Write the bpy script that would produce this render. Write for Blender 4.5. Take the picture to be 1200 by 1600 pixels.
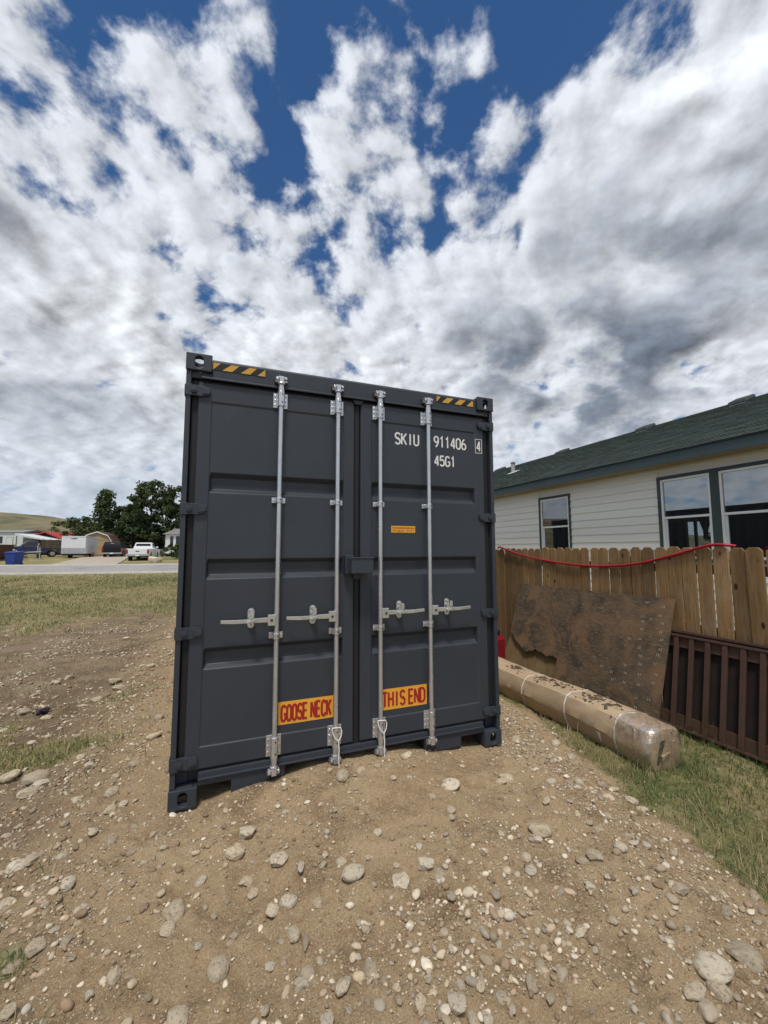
import bpy, bmesh, math, random
import numpy as np
from mathutils import Vector, Matrix, Euler
R = math.radians
random.seed(7); rng = np.random.default_rng(11)
for o in list(bpy.data.objects): bpy.data.objects.remove(o)
scene = bpy.context.scene
COL = scene.collection

# ------------------------------------------------------------------ camera
cam_data = bpy.data.cameras.new('camera'); cam = bpy.data.objects.new('camera', cam_data); COL.objects.link(cam)
cam_data.sensor_fit = 'VERTICAL'; cam_data.sensor_height = 36.0; cam_data.sensor_width = 27.0
cam_data.lens = 36.0 * 650 / 1600
cam_data.clip_start = 0.05; cam_data.clip_end = 6000
cam.location = (0.252, -2.952, 1.582)
_r = Vector((0.931, -0.364, -0.002)); _f = Vector((0.363, 0.927, 0.0893)).normalized()
_r = (_r - _f * _r.dot(_f)).normalized(); _u = _r.cross(_f)
cam.rotation_euler = Matrix((_r, _u, -_f)).transposed().to_euler()
scene.camera = cam

# ------------------------------------------------------------------ light
SUN_AZ, SUN_EL = R(207), R(66)          # azimuth clockwise from +Y
sun_dir = Vector((math.sin(SUN_AZ) * math.cos(SUN_EL), math.cos(SUN_AZ) * math.cos(SUN_EL), math.sin(SUN_EL)))
sd = bpy.data.lights.new('sun', 'SUN'); sd.energy = 2.9; sd.angle = R(10); sd.color = (1.0, 0.94, 0.84)
so = bpy.data.objects.new('sun', sd); COL.objects.link(so)
so.rotation_euler = sun_dir.to_track_quat('Z', 'Y').to_euler(); so.location = (0, 0, 30)

# ------------------------------------------------------------------ sky: clear blue with a broken cloud deck
world = bpy.data.worlds.new('World'); scene.world = world; world.use_nodes = True
nt = world.node_tree; nt.nodes.clear()
def N(t, **k):
    n = nt.nodes.new(t)
    for a, b in k.items(): setattr(n, a, b)
    return n
def L(a, b): nt.links.new(a, b)
def M(op, a, b=None, c=None, clamp=False):
    n = N('ShaderNodeMath', operation=op, use_clamp=clamp)
    for i, v in enumerate((a, b, c)):
        if v is None: continue
        if isinstance(v, (int, float)): n.inputs[i].default_value = v
        else: L(v, n.inputs[i])
    return n.outputs[0]
def SM(x, a, b, lo=0.0, hi=1.0):
    n = N('ShaderNodeMapRange', interpolation_type='SMOOTHSTEP'); L(x, n.inputs[0])
    for i, v in zip((1, 2, 3, 4), (a, b, lo, hi)): n.inputs[i].default_value = v
    return n.outputs[0]
def MIXC(f, a, b):
    n = N('ShaderNodeMix', data_type='RGBA')
    if isinstance(f, (int, float)): n.inputs[0].default_value = f
    else: L(f, n.inputs[0])
    for i, v in ((6, a), (7, b)):
        if isinstance(v, tuple): n.inputs[i].default_value = (*v, 1)
        else: L(v, n.inputs[i])
    return n.outputs[2]
tc = N('ShaderNodeTexCoord'); D = tc.outputs['Generated']
sep = N('ShaderNodeSeparateXYZ'); L(D, sep.inputs[0])
zpos = M('MAXIMUM', sep.outputs[2], 0.0)
den = M('ADD', zpos, 0.42)
px = M('DIVIDE', sep.outputs[0], den); py = M('DIVIDE', sep.outputs[1], den)
AZ = R(31); s_, c_ = math.sin(AZ), math.cos(AZ)
U = M('ADD', M('MULTIPLY', px, s_), M('MULTIPLY', py, c_))      # along the cloud streets
V = M('SUBTRACT', M('MULTIPLY', px, c_), M('MULTIPLY', py, s_))
def vec(a, b, c=0.0):
    n = N('ShaderNodeCombineXYZ')
    for i, v in enumerate((a, b, c)):
        if isinstance(v, (int, float)): n.inputs[i].default_value = v
        else: L(v, n.inputs[i])
    return n.outputs[0]
def noise(v, scale, detail, rough, dist=0.0, lac=2.0):
    n = N('ShaderNodeTexNoise', noise_dimensions='2D'); L(v, n.inputs['Vector'])
    n.inputs['Scale'].default_value = scale; n.inputs['Detail'].default_value = detail
    n.inputs['Roughness'].default_value = rough; n.inputs['Distortion'].default_value = dist; n.inputs['Lacunarity'].default_value = lac
    return n.outputs[0]
def blob(cx, cy, cz, k):
    c = Vector((cx, cy, cz)).normalized()
    n = N('ShaderNodeVectorMath', operation='DOT_PRODUCT'); L(D, n.inputs[0]); n.inputs[1].default_value = c
    return M('EXPONENT', M('MULTIPLY', M('SUBTRACT', n.outputs['Value'], 1.0), k))
def voro(v, scale, detail, rough):
    n = N('ShaderNodeTexVoronoi', feature='F1', voronoi_dimensions='2D', normalize=True); L(v, n.inputs['Vector'])
    n.inputs['Scale'].default_value = scale; n.inputs['Detail'].default_value = detail; n.inputs['Roughness'].default_value = rough
    return n.outputs['Distance']
def warp(v, scale, amt):
    n = N('ShaderNodeTexNoise', noise_dimensions='2D'); L(v, n.inputs['Vector']); n.inputs['Scale'].default_value = scale; n.inputs['Detail'].default_value = 2
    s = N('ShaderNodeVectorMath', operation='MULTIPLY_ADD'); L(n.outputs['Color'], s.inputs[0]); s.inputs[1].default_value = (amt, amt, amt); L(v, s.inputs[2]); return s.outputs[0]
def field(du, dv, dt, dv_):
    u = M('ADD', U, du); v = M('ADD', V, dv)
    # small broken high cloud, cells in rows along the streets
    hv = warp(vec(M('ADD', M('MULTIPLY', u, .95), 13.1), M('ADD', v, 4.4)), 2.2, .08)
    hi = M('ADD', noise(hv, 9.0, dt, .58), M('MULTIPLY', M('SUBTRACT', .38, voro(hv, 11.0, 1, .5)), .40))
    # heaped lower cloud with billowed edges
    lv = warp(vec(M('ADD', u, 7.7), M('ADD', v, 1.3)), 1.4, .10)
    lo = M('ADD', noise(lv, 2.9, dt, .58), M('MULTIPLY', M('SUBTRACT', .38, voro(lv, 6.4, dv_, .55)), .34))
    return hi, lo
hi, lo = field(0.0, 0.0, 7, 2)
hi2, lo2 = field(-.020, -.022, 6, 2)
# where the deck is open and where it is heaped
openA = blob(.40, .49, .775, 80); openB = blob(.05, .70, .71, 12); openD = blob(.388, .602, .698, 300); openE = blob(.37, .44, .815, 110); openC = blob(-.30, .68, .67, 240)
heapR = blob(.66, .48, .58, 9); heapC = blob(.20, .87, .45, 12); heapL = blob(-.30, .83, .47, 10); band = blob(.27, .60, .75, 220)
opn = M('ADD', M('ADD', M('MULTIPLY', openA, .22), M('MULTIPLY', openB, .185)), M('ADD', M('MULTIPLY', openC, .05), M('MULTIPLY', openD, .12)))
opn = M('ADD', opn, M('MULTIPLY', openE, .10))
opn = M('SUBTRACT', opn, M('MULTIPLY', band, .09))
heap = M('ADD', M('MULTIPLY', heapR, .17), M('ADD', M('MULTIPLY', heapC, .13), M('MULTIPLY', heapL, .14)))
low = SM(sep.outputs[2], 0.05, 0.42, 0.085, 0.0)
base = M('ADD', M('SUBTRACT', heap, opn), low)
dh = M('ADD', M('ADD', M('MULTIPLY', hi, .72), M('MULTIPLY', lo, .28)), M('MULTIPLY', base, .85))
dl = M('ADD', lo, M('SUBTRACT', heap, M('MULTIPLY', opn, 1.35)))
aH = SM(dh, .41, .57); aL = SM(dl, .53, .64)
relL = M('MULTIPLY', M('SUBTRACT', lo, lo2), 3.0)
relH = M('MULTIPLY', M('SUBTRACT', hi, hi2), 1.3)
thick = noise(vec(M('ADD', U, 31.3), M('ADD', V, 8.8)), 1.9, 5, .5, .2)
thickness = M('ADD', thick, M('ADD', M('MULTIPLY', blob(.77, .45, .46, 16), .22), M('ADD', M('MULTIPLY', blob(.218, .866, .45, 90), .15), M('MULTIPLY', blob(-.306, .855, .40, 40), .04))))
grey = SM(thickness, .40, .80)
edge = SM(dl, .56, .74)
g = M('MULTIPLY', M('MULTIPLY', grey, edge), 1.0, clamp=True)
colL = MIXC(g, (.75, .785, .835), (.19, .225, .285))
def scale(c, f):
    n = N('ShaderNodeVectorMath', operation='SCALE'); L(c, n.inputs[0]); L(f, n.inputs['Scale']); return n.outputs[0]
litL = M('MINIMUM', M('MAXIMUM', M('ADD', relL, .96), .48), 1.32)
colL = scale(colL, litL)
litH = M('MINIMUM', M('MAXIMUM', M('ADD', relH, .98), .65), 1.22)
one = N('ShaderNodeRGB'); one.outputs[0].default_value = (.68, .715, .775, 1)
colH = scale(one.outputs[0], litH)
sky = N('ShaderNodeTexSky', sky_type='NISHITA', sun_disc=False)
sky.sun_elevation = SUN_EL; sky.sun_rotation = SUN_AZ; sky.altitude = 2400; sky.air_density = 1.0; sky.dust_density = 0.2; sky.ozone_density = 2.5
hsv = N('ShaderNodeHueSaturation'); hsv.inputs['Saturation'].default_value = 1.2; L(sky.outputs[0], hsv.inputs['Color'])
sk = N('ShaderNodeVectorMath', operation='SCALE'); L(hsv.outputs[0], sk.inputs[0]); sk.inputs['Scale'].default_value = 1.15
cl = N('ShaderNodeVectorMath', operation='SCALE'); cl.inputs['Scale'].default_value = 10.0
deck = MIXC(aL, colH, colL)
deck = MIXC(SM(sep.outputs[2], .0, .36, .72, 0.0), deck, (.52, .60, .72))
L(deck, cl.inputs[0])
alpha = M('MAXIMUM', aH, aL)
haze = SM(sep.outputs[2], -.02, .10, .35, 0.0)
alpha = M('MAXIMUM', alpha, haze)
final = MIXC(alpha, sk.outputs[0], cl.outputs[0])
bg = N('ShaderNodeBackground'); L(final, bg.inputs[0]); bg.inputs[1].default_value = 0.1
wo = N('ShaderNodeOutputWorld'); L(bg.outputs[0], wo.inputs[0])
world.cycles.sampling_method = 'MANUAL'; world.cycles.sample_map_resolution = 256

scene.view_settings.view_transform = 'Standard'; scene.view_settings.look = 'None'
scene.view_settings.exposure = 0.0; scene.view_settings.gamma = 1.0; scene.view_settings.use_curve_mapping = False
scene.render.engine = 'CYCLES'; scene.render.resolution_x = 768; scene.render.resolution_y = 1024

# ------------------------------------------------------------------ helpers
def mat(name, c1, c2=None, scale=6.0, rough=0.7, metal=0.0, stretch=(1, 1, 1), detail=5, bump=0.0, bscale=None, rand=0.0, coords='Object',
        lo=0.35, hi=0.65, attr=None, spec=0.4, c3=None, s3=1.0, lo3=.5, hi3=.7, trans=None, rvar=0.0, coat=0.0, distort=0.0):
    m = bpy.data.materials.new(name); m.use_nodes = True
    t = m.node_tree; b = t.nodes['Principled BSDF']; b.inputs['Roughness'].default_value = rough; b.inputs['Metallic'].default_value = metal
    b.inputs['Specular IOR Level'].default_value = spec; b.inputs['Coat Weight'].default_value = coat
    n_ = t.nodes.new; l_ = t.links.new
    tcn = n_('ShaderNodeTexCoord'); mp = n_('ShaderNodeMapping'); l_(tcn.outputs[coords], mp.inputs[0]); mp.inputs['Scale'].default_value = stretch
    vecout = mp.outputs[0]
    if rand:
        oi = n_('ShaderNodeObjectInfo'); ad = n_('ShaderNodeVectorMath'); ad.operation = 'ADD'; l_(vecout, ad.inputs[0])
        sc = n_('ShaderNodeVectorMath'); sc.operation = 'SCALE'; sc.inputs[0].default_value = (13.1, 7.3, 19.7); l_(oi.outputs['Random'], sc.inputs['Scale']); l_(sc.outputs[0], ad.inputs[1]); vecout = ad.outputs[0]
    def noi(s, d=detail, r=.6):
        n = n_('ShaderNodeTexNoise'); l_(vecout, n.inputs['Vector']); n.inputs['Scale'].default_value = s; n.inputs['Detail'].default_value = d; n.inputs['Roughness'].default_value = r; n.inputs['Distortion'].default_value = distort
        return n.outputs[0]
    def mix(f, a, c):
        n = n_('ShaderNodeMix'); n.data_type = 'RGBA'; l_(f, n.inputs[0])
        for i, v in ((6, a), (7, c)):
            if isinstance(v, tuple): n.inputs[i].default_value = (*v, 1)
            else: l_(v, n.inputs[i])
        return n.outputs[2]
    def rng_(x, a, c, lo_=0., hi_=1.):
        n = n_('ShaderNodeMapRange'); l_(x, n.inputs[0])
        for i, v in zip((1, 2, 3, 4), (a, c, lo_, hi_)): n.inputs[i].default_value = v
        return n.outputs[0]
    col = c1; src = None
    if c2 is not None:
        src = noi(scale); col = mix(rng_(src, lo, hi), c1, c2)
    if c3 is not None: col = mix(rng_(noi(s3, 4), lo3, hi3), col, c3)
    if attr:
        an = n_('ShaderNodeAttribute'); an.attribute_name = attr
        mm = n_('ShaderNodeMix'); mm.data_type = 'RGBA'; mm.blend_type = 'MULTIPLY'; mm.inputs[0].default_value = 1
        if isinstance(col, tuple): mm.inputs[6].default_value = (*col, 1)
        else: l_(col, mm.inputs[6])
        l_(an.outputs['Color'], mm.inputs[7]); col = mm.outputs[2]
    if rand:
        hs = n_('ShaderNodeHueSaturation'); l_(rng_(oi.outputs['Random'], 0, 1, 1 - rand, 1 + rand), hs.inputs['Value'])
        if isinstance(col, tuple): hs.inputs['Color'].default_value = (*col, 1)
        else: l_(col, hs.inputs['Color'])
        col = hs.outputs[0]
    if isinstance(col, tuple): b.inputs['Base Color'].default_value = (*col, 1)
    else: l_(col, b.inputs['Base Color'])
    if rvar: l_(rng_(noi(scale * 2.3), .3, .7, rough - rvar, rough + rvar), b.inputs['Roughness'])
    if bump:
        bp = n_('ShaderNodeBump'); bp.inputs['Strength'].default_value = 1.0; bp.inputs['Distance'].default_value = bump
        l_(noi(bscale or scale * 3, 6), bp.inputs['Height']); l_(bp.outputs[0], b.inputs['Normal'])
    if trans:
        tr = n_('ShaderNodeBsdfTranslucent'); ms = n_('ShaderNodeMixShader'); ms.inputs[0].default_value = trans
        if isinstance(col, tuple): tr.inputs[0].default_value = (*col, 1)
        else: l_(col, tr.inputs[0])
        l_(b.outputs[0], ms.inputs[1]); l_(tr.outputs[0], ms.inputs[2]); l_(ms.outputs[0], t.nodes['Material Output'].inputs[0])
    return m
def glass_mat(name, tint, refl, rough=0.0):
    m = bpy.data.materials.new(name); m.use_nodes = True; t = m.node_tree; t.nodes.clear(); n_ = t.nodes.new
    o = n_('ShaderNodeOutputMaterial'); mx = n_('ShaderNodeMixShader'); tr = n_('ShaderNodeBsdfTransparent'); gl = n_('ShaderNodeBsdfGlossy')
    lw = n_('ShaderNodeLayerWeight'); lw.inputs[0].default_value = .35; mr = n_('ShaderNodeMapRange'); t.links.new(lw.outputs['Fresnel'], mr.inputs[0])
    mr.inputs[3].default_value = refl; mr.inputs[4].default_value = 1.0
    tr.inputs[0].default_value = (*tint, 1); gl.inputs['Roughness'].default_value = rough
    t.links.new(mr.outputs[0], mx.inputs[0]); t.links.new(tr.outputs[0], mx.inputs[1]); t.links.new(gl.outputs[0], mx.inputs[2]); t.links.new(mx.outputs[0], o.inputs[0])
    return m

def tag(o, label=None, cat=None, group=None, kind=None):
    for k, v in (('label', label), ('category', cat), ('group', group), ('kind', kind)):
        if v: o[k] = v
    return o
def empty(name, loc=(0, 0, 0), rz=0.0, label=None, cat=None, group=None):
    o = bpy.data.objects.new(name, None); COL.objects.link(o); o.location = loc; o.rotation_euler = (0, 0, rz); o.empty_display_size = .2
    return tag(o, label, cat, group)
def link(name, me, m, parent=None, smooth=False):
    if m is not None and not me.materials:
        for q in (m if isinstance(m, (list, tuple)) else (m,)): me.materials.append(q)
    if smooth: me.polygons.foreach_set('use_smooth', np.ones(len(me.polygons), bool))
    o = bpy.data.objects.new(name, me); COL.objects.link(o)
    if parent is not None: o.parent = parent
    return o
class MB:
    """collects shapes of ONE object"""
    def __init__(s): s.v = []; s.f = []; s.mi = []
    def add(s, vs, fs, mi=0):
        k = len(s.v); s.v += [tuple(q) for q in vs]; s.f += [tuple(i + k for i in f) for f in fs]; s.mi += [mi] * len(fs); return s
    def box(s, x0, x1, y0, y1, z0, z1, mi=0):
        return s.add([(x0, y0, z0), (x1, y0, z0), (x1, y1, z0), (x0, y1, z0), (x0, y0, z1), (x1, y0, z1), (x1, y1, z1), (x0, y1, z1)],
                     [(0, 3, 2, 1), (4, 5, 6, 7), (0, 1, 5, 4), (1, 2, 6, 5), (2, 3, 7, 6), (3, 0, 4, 7)], mi)
    def hexa(s, p, mi=0):          # 8 points: bottom 4, top 4
        return s.add(p, [(0, 3, 2, 1), (4, 5, 6, 7), (0, 1, 5, 4), (1, 2, 6, 5), (2, 3, 7, 6), (3, 0, 4, 7)], mi)
    def prism(s, poly, axis, a, b, mi=0):   # polygon in the two other axes, extruded a..b
        def P(q, t): return {0: (t, q[0], q[1]), 1: (q[0], t, q[1]), 2: (q[0], q[1], t)}[axis]
        n = len(poly); vs = [P(q, a) for q in poly] + [P(q, b) for q in poly]
        return s.add(vs, [tuple(range(n))[::-1], tuple(range(n, 2 * n))] + [(i, (i + 1) % n, n + (i + 1) % n, n + i) for i in range(n)], mi)
    def cyl(s, p, q, r, r2=None, n=12, mi=0, caps=True):
        p, q = Vector(p), Vector(q); r2 = r if r2 is None else r2; d = (q - p).normalized()
        a = d.orthogonal().normalized(); b = d.cross(a)
        vs = [p + (a * math.cos(2 * math.pi * i / n) + b * math.sin(2 * math.pi * i / n)) * r for i in range(n)] + [q + (a * math.cos(2 * math.pi * i / n) + b * math.sin(2 * math.pi * i / n)) * r2 for i in range(n)]
        fs = [(i, (i + 1) % n, n + (i + 1) % n, n + i) for i in range(n)]
        if caps: fs += [tuple(range(n))[::-1], tuple(range(n, 2 * n))]
        return s.add(vs, fs, mi)
    def tube(s, pts, r, n=8, mi=0):
        pts = [Vector(p) for p in pts]; rr = r if isinstance(r, (list, tuple)) else [r] * len(pts); vs = []; up = None
        for i, p in enumerate(pts):
            d = (pts[min(i + 1, len(pts) - 1)] - pts[max(i - 1, 0)]).normalized()
            up = d.orthogonal().normalized() if up is None else (up - d * up.dot(d)).normalized()
            b = d.cross(up); vs += [p + (up * math.cos(2 * math.pi * k / n) + b * math.sin(2 * math.pi * k / n)) * rr[i] for k in range(n)]
        fs = [(i * n + k, i * n + (k + 1) % n, (i + 1) * n + (k + 1) % n, (i + 1) * n + k) for i in range(len(pts) - 1) for k in range(n)]
        fs += [tuple(range(n))[::-1], tuple(range((len(pts) - 1) * n, len(pts) * n))]
        return s.add(vs, fs, mi)
    def mesh(s, name):
        me = bpy.data.meshes.new(name); me.from_pydata(s.v, [], s.f); me.polygons.foreach_set('material_index', s.mi)
        bm = bmesh.new(); bm.from_mesh(me); bmesh.ops.recalc_face_normals(bm, faces=bm.faces); bm.to_mesh(me); bm.free(); return me
    def build(s, name, m, parent=None, smooth=False, bevel=0.0, seg=2, auto=None):
        o = link(name, s.mesh(name), m, parent, smooth)
        if bevel:
            b = o.modifiers.new('bevel', 'BEVEL'); b.width = bevel; b.segments = seg; b.limit_method = 'ANGLE'; b.angle_limit = R(40)
        if auto: o.data.polygons.foreach_set('use_smooth', np.ones(len(o.data.polygons), bool)); o.data.set_sharp_from_angle(angle=R(auto))
        return o
def copy_tree(o, parent=None):
    c = o.copy(); COL.objects.link(c)
    if parent is not None: c.parent = parent
    for ch in o.children: copy_tree(ch, c)
    return c
def np_mesh(name, V_, F_, m, smooth=False, parent=None, attrs=None):
    """V_ (n,3), F_ (k,3|4) arrays -> one object"""
    me = bpy.data.meshes.new(name); k = F_.shape[1]
    me.vertices.add(len(V_)); me.vertices.foreach_set('co', np.ascontiguousarray(V_, np.float32).ravel())
    me.loops.add(F_.size); me.loops.foreach_set('vertex_index', np.ascontiguousarray(F_, np.int32).ravel())
    me.polygons.add(len(F_)); me.polygons.foreach_set('loop_start', np.arange(0, F_.size, k, dtype=np.int32))
    if smooth: me.polygons.foreach_set('use_smooth', np.ones(len(F_), bool))
    me.update(calc_edges=True)
    for an, (ty, arr) in (attrs or {}).items():
        at = me.attributes.new(an, ty, 'POINT')
        at.data.foreach_set('color' if ty == 'FLOAT_COLOR' else 'value', np.ascontiguousarray(arr, np.float32).ravel())
    return link(name, me, m, parent)
# gradient noise on arrays
_perm = np.random.default_rng(3).permutation(256).astype(np.int64); _perm = np.concatenate([_perm, _perm])
def perlin(x, y):
    xi = np.floor(x).astype(np.int64); yi = np.floor(y).astype(np.int64); xf = x - xi; yf = y - yi; xi &= 255; yi &= 255
    u = xf * xf * xf * (xf * (xf * 6 - 15) + 10); v = yf * yf * yf * (yf * (yf * 6 - 15) + 10)
    def g(h, a, b): an = h * (2 * np.pi / 256); return np.cos(an) * a + np.sin(an) * b
    aa = _perm[_perm[xi] + yi]; ab = _perm[_perm[xi] + yi + 1]; ba = _perm[_perm[xi + 1] + yi]; bb = _perm[_perm[xi + 1] + yi + 1]
    return (g(aa, xf, yf) * (1 - u) + g(ba, xf - 1, yf) * u) * (1 - v) + (g(ab, xf, yf - 1) * (1 - u) + g(bb, xf - 1, yf - 1) * u) * v
def fbm(x, y, o=4, g=.5):
    s = 0; a = 1
    for i in range(o): s = s + a * perlin(x + 17.3 * i, y - 9.1 * i); x = x * 2.03; y = y * 2.03; a *= g
    return s
def sst(x, a, b): t = np.clip((x - a) / (b - a), 0, 1); return t * t * (3 - 2 * t)

# ------------------------------------------------------------------ ground
def road_t(x, y): return y + .17 * x
def edge_r(x, y): return x - (2.92 + .24 * np.minimum(y, 1.0))          # >0: right of the dirt pad
def edge_l(x, y): return (-.30 + .25 * np.minimum(y, 0.)) - x           # >0: left of the dirt pad
def G0(x, y):
    x = np.asarray(x, float); y = np.asarray(y, float); t = road_t(x, y)
    far = np.interp(t, [-400, 6, 12, 27, 35, 42, 48, 60, 3000], [-.17, -.17, -.13, .10, .33, .50, .75, .85, .9])
    pad = -.02 + .02 * sst(-y, .2, 1.5) * 0
    pad = pad + .125 * np.exp(-((x - 1.2) / .62) ** 4) * np.exp(-(np.maximum(-y - .05, 0) / .75) ** 2) * np.where(y > 0, np.exp(-(y / .8) ** 2), 1)
    pad = pad + .055 * np.exp(-((x - .42) / .2) ** 2 - ((y - .02) / .3) ** 2) + .03 * np.exp(-((x - 2.0) / .25) ** 2 - ((y - .05) / .4) ** 2)
    pad = pad + .03 * np.exp(-((x - 2.1) / .5) ** 2 - ((y + .9) / .5) ** 2)
    er = sst(edge_r(x, y), -.45, .45); el = sst(edge_l(x, y), -.25, .9) ; eb = sst(y, 11.5, 14.5)
    w = (1 - er) * (1 - el) * (1 - eb)
    side = np.where(x > 1.2, -.175, far)
    side = np.where(t > 8, far, side)
    z = pad * w + side * (1 - w)
    return z
def G(x, y):
    x = np.asarray(x, float); y = np.asarray(y, float); z = G0(x, y)
    near = np.exp(-(np.hypot(x - .5, y) / 9) ** 2)
    onroad = sst(road_t(x, y), 24.5, 26.5) * (1 - sst(road_t(x, y), 36, 38))
    rough = .040 * fbm(x * 1.1, y * 1.1, 3) + .034 * fbm(x * 4.5 + 5, y * 4.5, 3) + .020 * fbm(x * 14, y * 14, 3, .68)
    rough = rough - .010 * np.maximum(0, perlin(x * 7 + 31, y * 7) - .15)
    dx = x * .83 + y * .55; dy = -x * .55 + y * .83              # drag marks running towards the right corner
    rough = rough + .008 * perlin(dx * .9 + 3, dy * 9) * sst(x, .8, 2.2) + .006 * perlin(x * 9, y * 1.2) * sst(y, -.1, -.8)
    rough = rough + .004 * np.sin(dy * 0 + (x - .02 * y) * 190) * np.exp(-((x - 1.02) / .12) ** 2 - ((y + .28) / .16) ** 2)
    rough = rough - .045 * np.exp(-((x - .42) / .13) ** 2 - ((y + .78) / .10) ** 2) - .03 * np.exp(-((x - 2.35) / .2) ** 2 - ((y + .55) / .1) ** 2)
    under = 1 - .75 * np.exp(-((np.maximum(np.abs(x - 1.2) - 1.3, 0)) / .1) ** 2) * sst(y, -.12, .05)
    lawn = .05 * fbm(x * .5, y * .5, 2) * (1 - onroad) * sst(road_t(x, y), 8, 16)
    return z + rough * near * under + lawn
def grass_mask(x, y):
    n = fbm(x * 1.6 + 40, y * 1.6, 4, .55); n2 = fbm(x * .35 + 9, y * .35 + 4, 3)
    right = sst(edge_r(x, y) + .25 * n, .12, .42)
    t = road_t(x, y)
    lawn = sst(t + 2.6 * n2 + 3.0 * n - .55 * np.maximum(x + 3.5, 0), 7.0, 9.6) * np.where(x < 1.2, 1, 0)
    pa = np.exp(-((x + 1.02) / .55) ** 2 - ((y - 1.55) / .38) ** 2) + .8 * np.exp(-((x + 1.75) / .5) ** 2 - ((y - 2.2) / .6) ** 2) + .75 * np.exp(-((x + .75) / .35) ** 2 - ((y - 2.9) / .3) ** 2)
    pa = pa + .9 * np.exp(-((x + .52) / .12) ** 2 - ((y + .78) / .16) ** 2)
    left = sst(pa + .5 * n, .35, .85)
    back = sst(y, 12, 14) * np.where(x >= 1.2, 1, 0)
    return np.clip(np.maximum.reduce([right, lawn, left, back]), 0, 1)
def axis(lo, hi, step, far_lo, far_hi, g=1.09):
    mid = list(np.arange(lo, hi, step)); a = []; s = step; v = lo
    while v > far_lo: s *= g; v -= s; a.append(v)
    b = []; s = step; v = mid[-1]
    while v < far_hi: s *= g; v += s; b.append(v)
    return np.array(a[::-1] + mid + b)
xs = axis(-2.2, 4.4, .017, -3200, 3200, 1.075); ys = axis(-2.3, 1.9, .017, -800, 3600, 1.055)
GX, GY = np.meshgrid(xs, ys); nx, ny = len(xs), len(ys)
GZ = G(GX, GY); gm = grass_mask(GX, GY)
dist = fbm(GX * .9 + 3, GY * .9, 4)
Vg = np.stack([GX.ravel(), GY.ravel(), GZ.ravel()], 1)
ii = (np.arange(ny - 1)[:, None] * nx + np.arange(nx - 1)[None]).ravel()
Fg = np.stack([ii, ii + 1, ii + nx + 1, ii + nx], 1)
mg = bpy.data.materials.new('dirt_and_lawn'); mg.use_nodes = True
def ground_shader(m):
    t = m.node_tree; b = t.nodes['Principled BSDF']; n_ = t.nodes.new; l_ = t.links.new
    b.inputs['Roughness'].default_value = .95; b.inputs['Specular IOR Level'].default_value = .15
    tcn = n_('ShaderNodeTexCoord'); P = tcn.outputs['Object']
    def noi(s, d=6, r=.6, v=P, di=0):
        n = n_('ShaderNodeTexNoise'); l_(v, n.inputs['Vector']); n.inputs['Scale'].default_value = s; n.inputs['Detail'].default_value = d; n.inputs['Roughness'].default_value = r; n.inputs['Distortion'].default_value = di; return n.outputs[0]
    def mr(x, a, c, lo=0., hi=1.):
        n = n_('ShaderNodeMapRange'); l_(x, n.inputs[0])
        for i, v in zip((1, 2, 3, 4), (a, c, lo, hi)): n.inputs[i].default_value = v
        return n.outputs[0]
    def mix(f, a, c, bl='MIX'):
        n = n_('ShaderNodeMix'); n.data_type = 'RGBA'; n.blend_type = bl
        if isinstance(f, float): n.inputs[0].default_value = f
        else: l_(f, n.inputs[0])
        for i, v in ((6, a), (7, c)):
            if isinstance(v, tuple): n.inputs[i].default_value = (*v, 1)
            else: l_(v, n.inputs[i])
        return n.outputs[2]
    sep_ = n_('ShaderNodeSeparateXYZ'); l_(P, sep_.inputs[0])
    dirt = mix(mr(noi(1.3, 5), .35, .65), (.35, .245, .140), (.435, .32, .193))
    dirt = mix(mr(noi(3.1, 6, .65), .50, .68), dirt, (.205, .134, .076))              # damp turned soil
    dirt = mix(mr(noi(95, 4, .7), .52, .62), dirt, (.47, .375, .25))                   # sand grains
    dirt = mix(mr(noi(160, 3, .7), .56, .63), dirt, (.22, .16, .105))
    grey = mix(mr(noi(2.2, 6, .65), .40, .62), (.17, .125, .08), (.285, .215, .14))    # older trampled ground left of the pad
    leftm = mr(sep_.outputs[0], -.2, -1.2)
    dirt = mix(leftm, dirt, grey)
    red = mix(mr(noi(1.1, 4), .56, .66), dirt, (.165, .10, .06)); dirt = mix(leftm, dirt, red)
    # lawn: dry straw, olive and green patches
    gr = mix(mr(noi(.55, 6, .62), .40, .60), (.30, .25, .125), (.20, .18, .075))
    gr = mix(mr(noi(.21, 5, .6), .53, .63), gr, (.115, .155, .055))
    gr = mix(mr(noi(2.6, 6, .7), .52, .66), gr, (.36, .305, .18))
    gr = mix(mr(noi(14, 4, .7), .5, .7), gr, (.17, .145, .07))
    far_ = mr(sep_.outputs[1], 45, 120); gr = mix(far_, gr, (.17, .16, .075))
    at = n_('ShaderNodeAttribute'); at.attribute_name = 'grass'
    gf = mr(at.outputs['Fac'], .15, .75)
    l_(mix(gf, dirt, gr), b.inputs['Base Color'])
    bp = n_('ShaderNodeBump'); bp.inputs['Distance'].default_value = .024; bp.inputs['Strength'].default_value = .9
    hh = n_('ShaderNodeMath'); hh.operation = 'ADD'; l_(noi(38, 8, .72), hh.inputs[0]); l_(mr(noi(140, 3, .6), 0, 1, 0, .35), hh.inputs[1])
    l_(hh.outputs[0], bp.inputs['Height']); l_(bp.outputs[0], b.inputs['Normal'])
ground_shader(mg)
ground = np_mesh('ground', Vg, Fg, mg, smooth=True, attrs={'grass': ('FLOAT', gm)})
ground['kind'] = 'structure'

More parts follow.
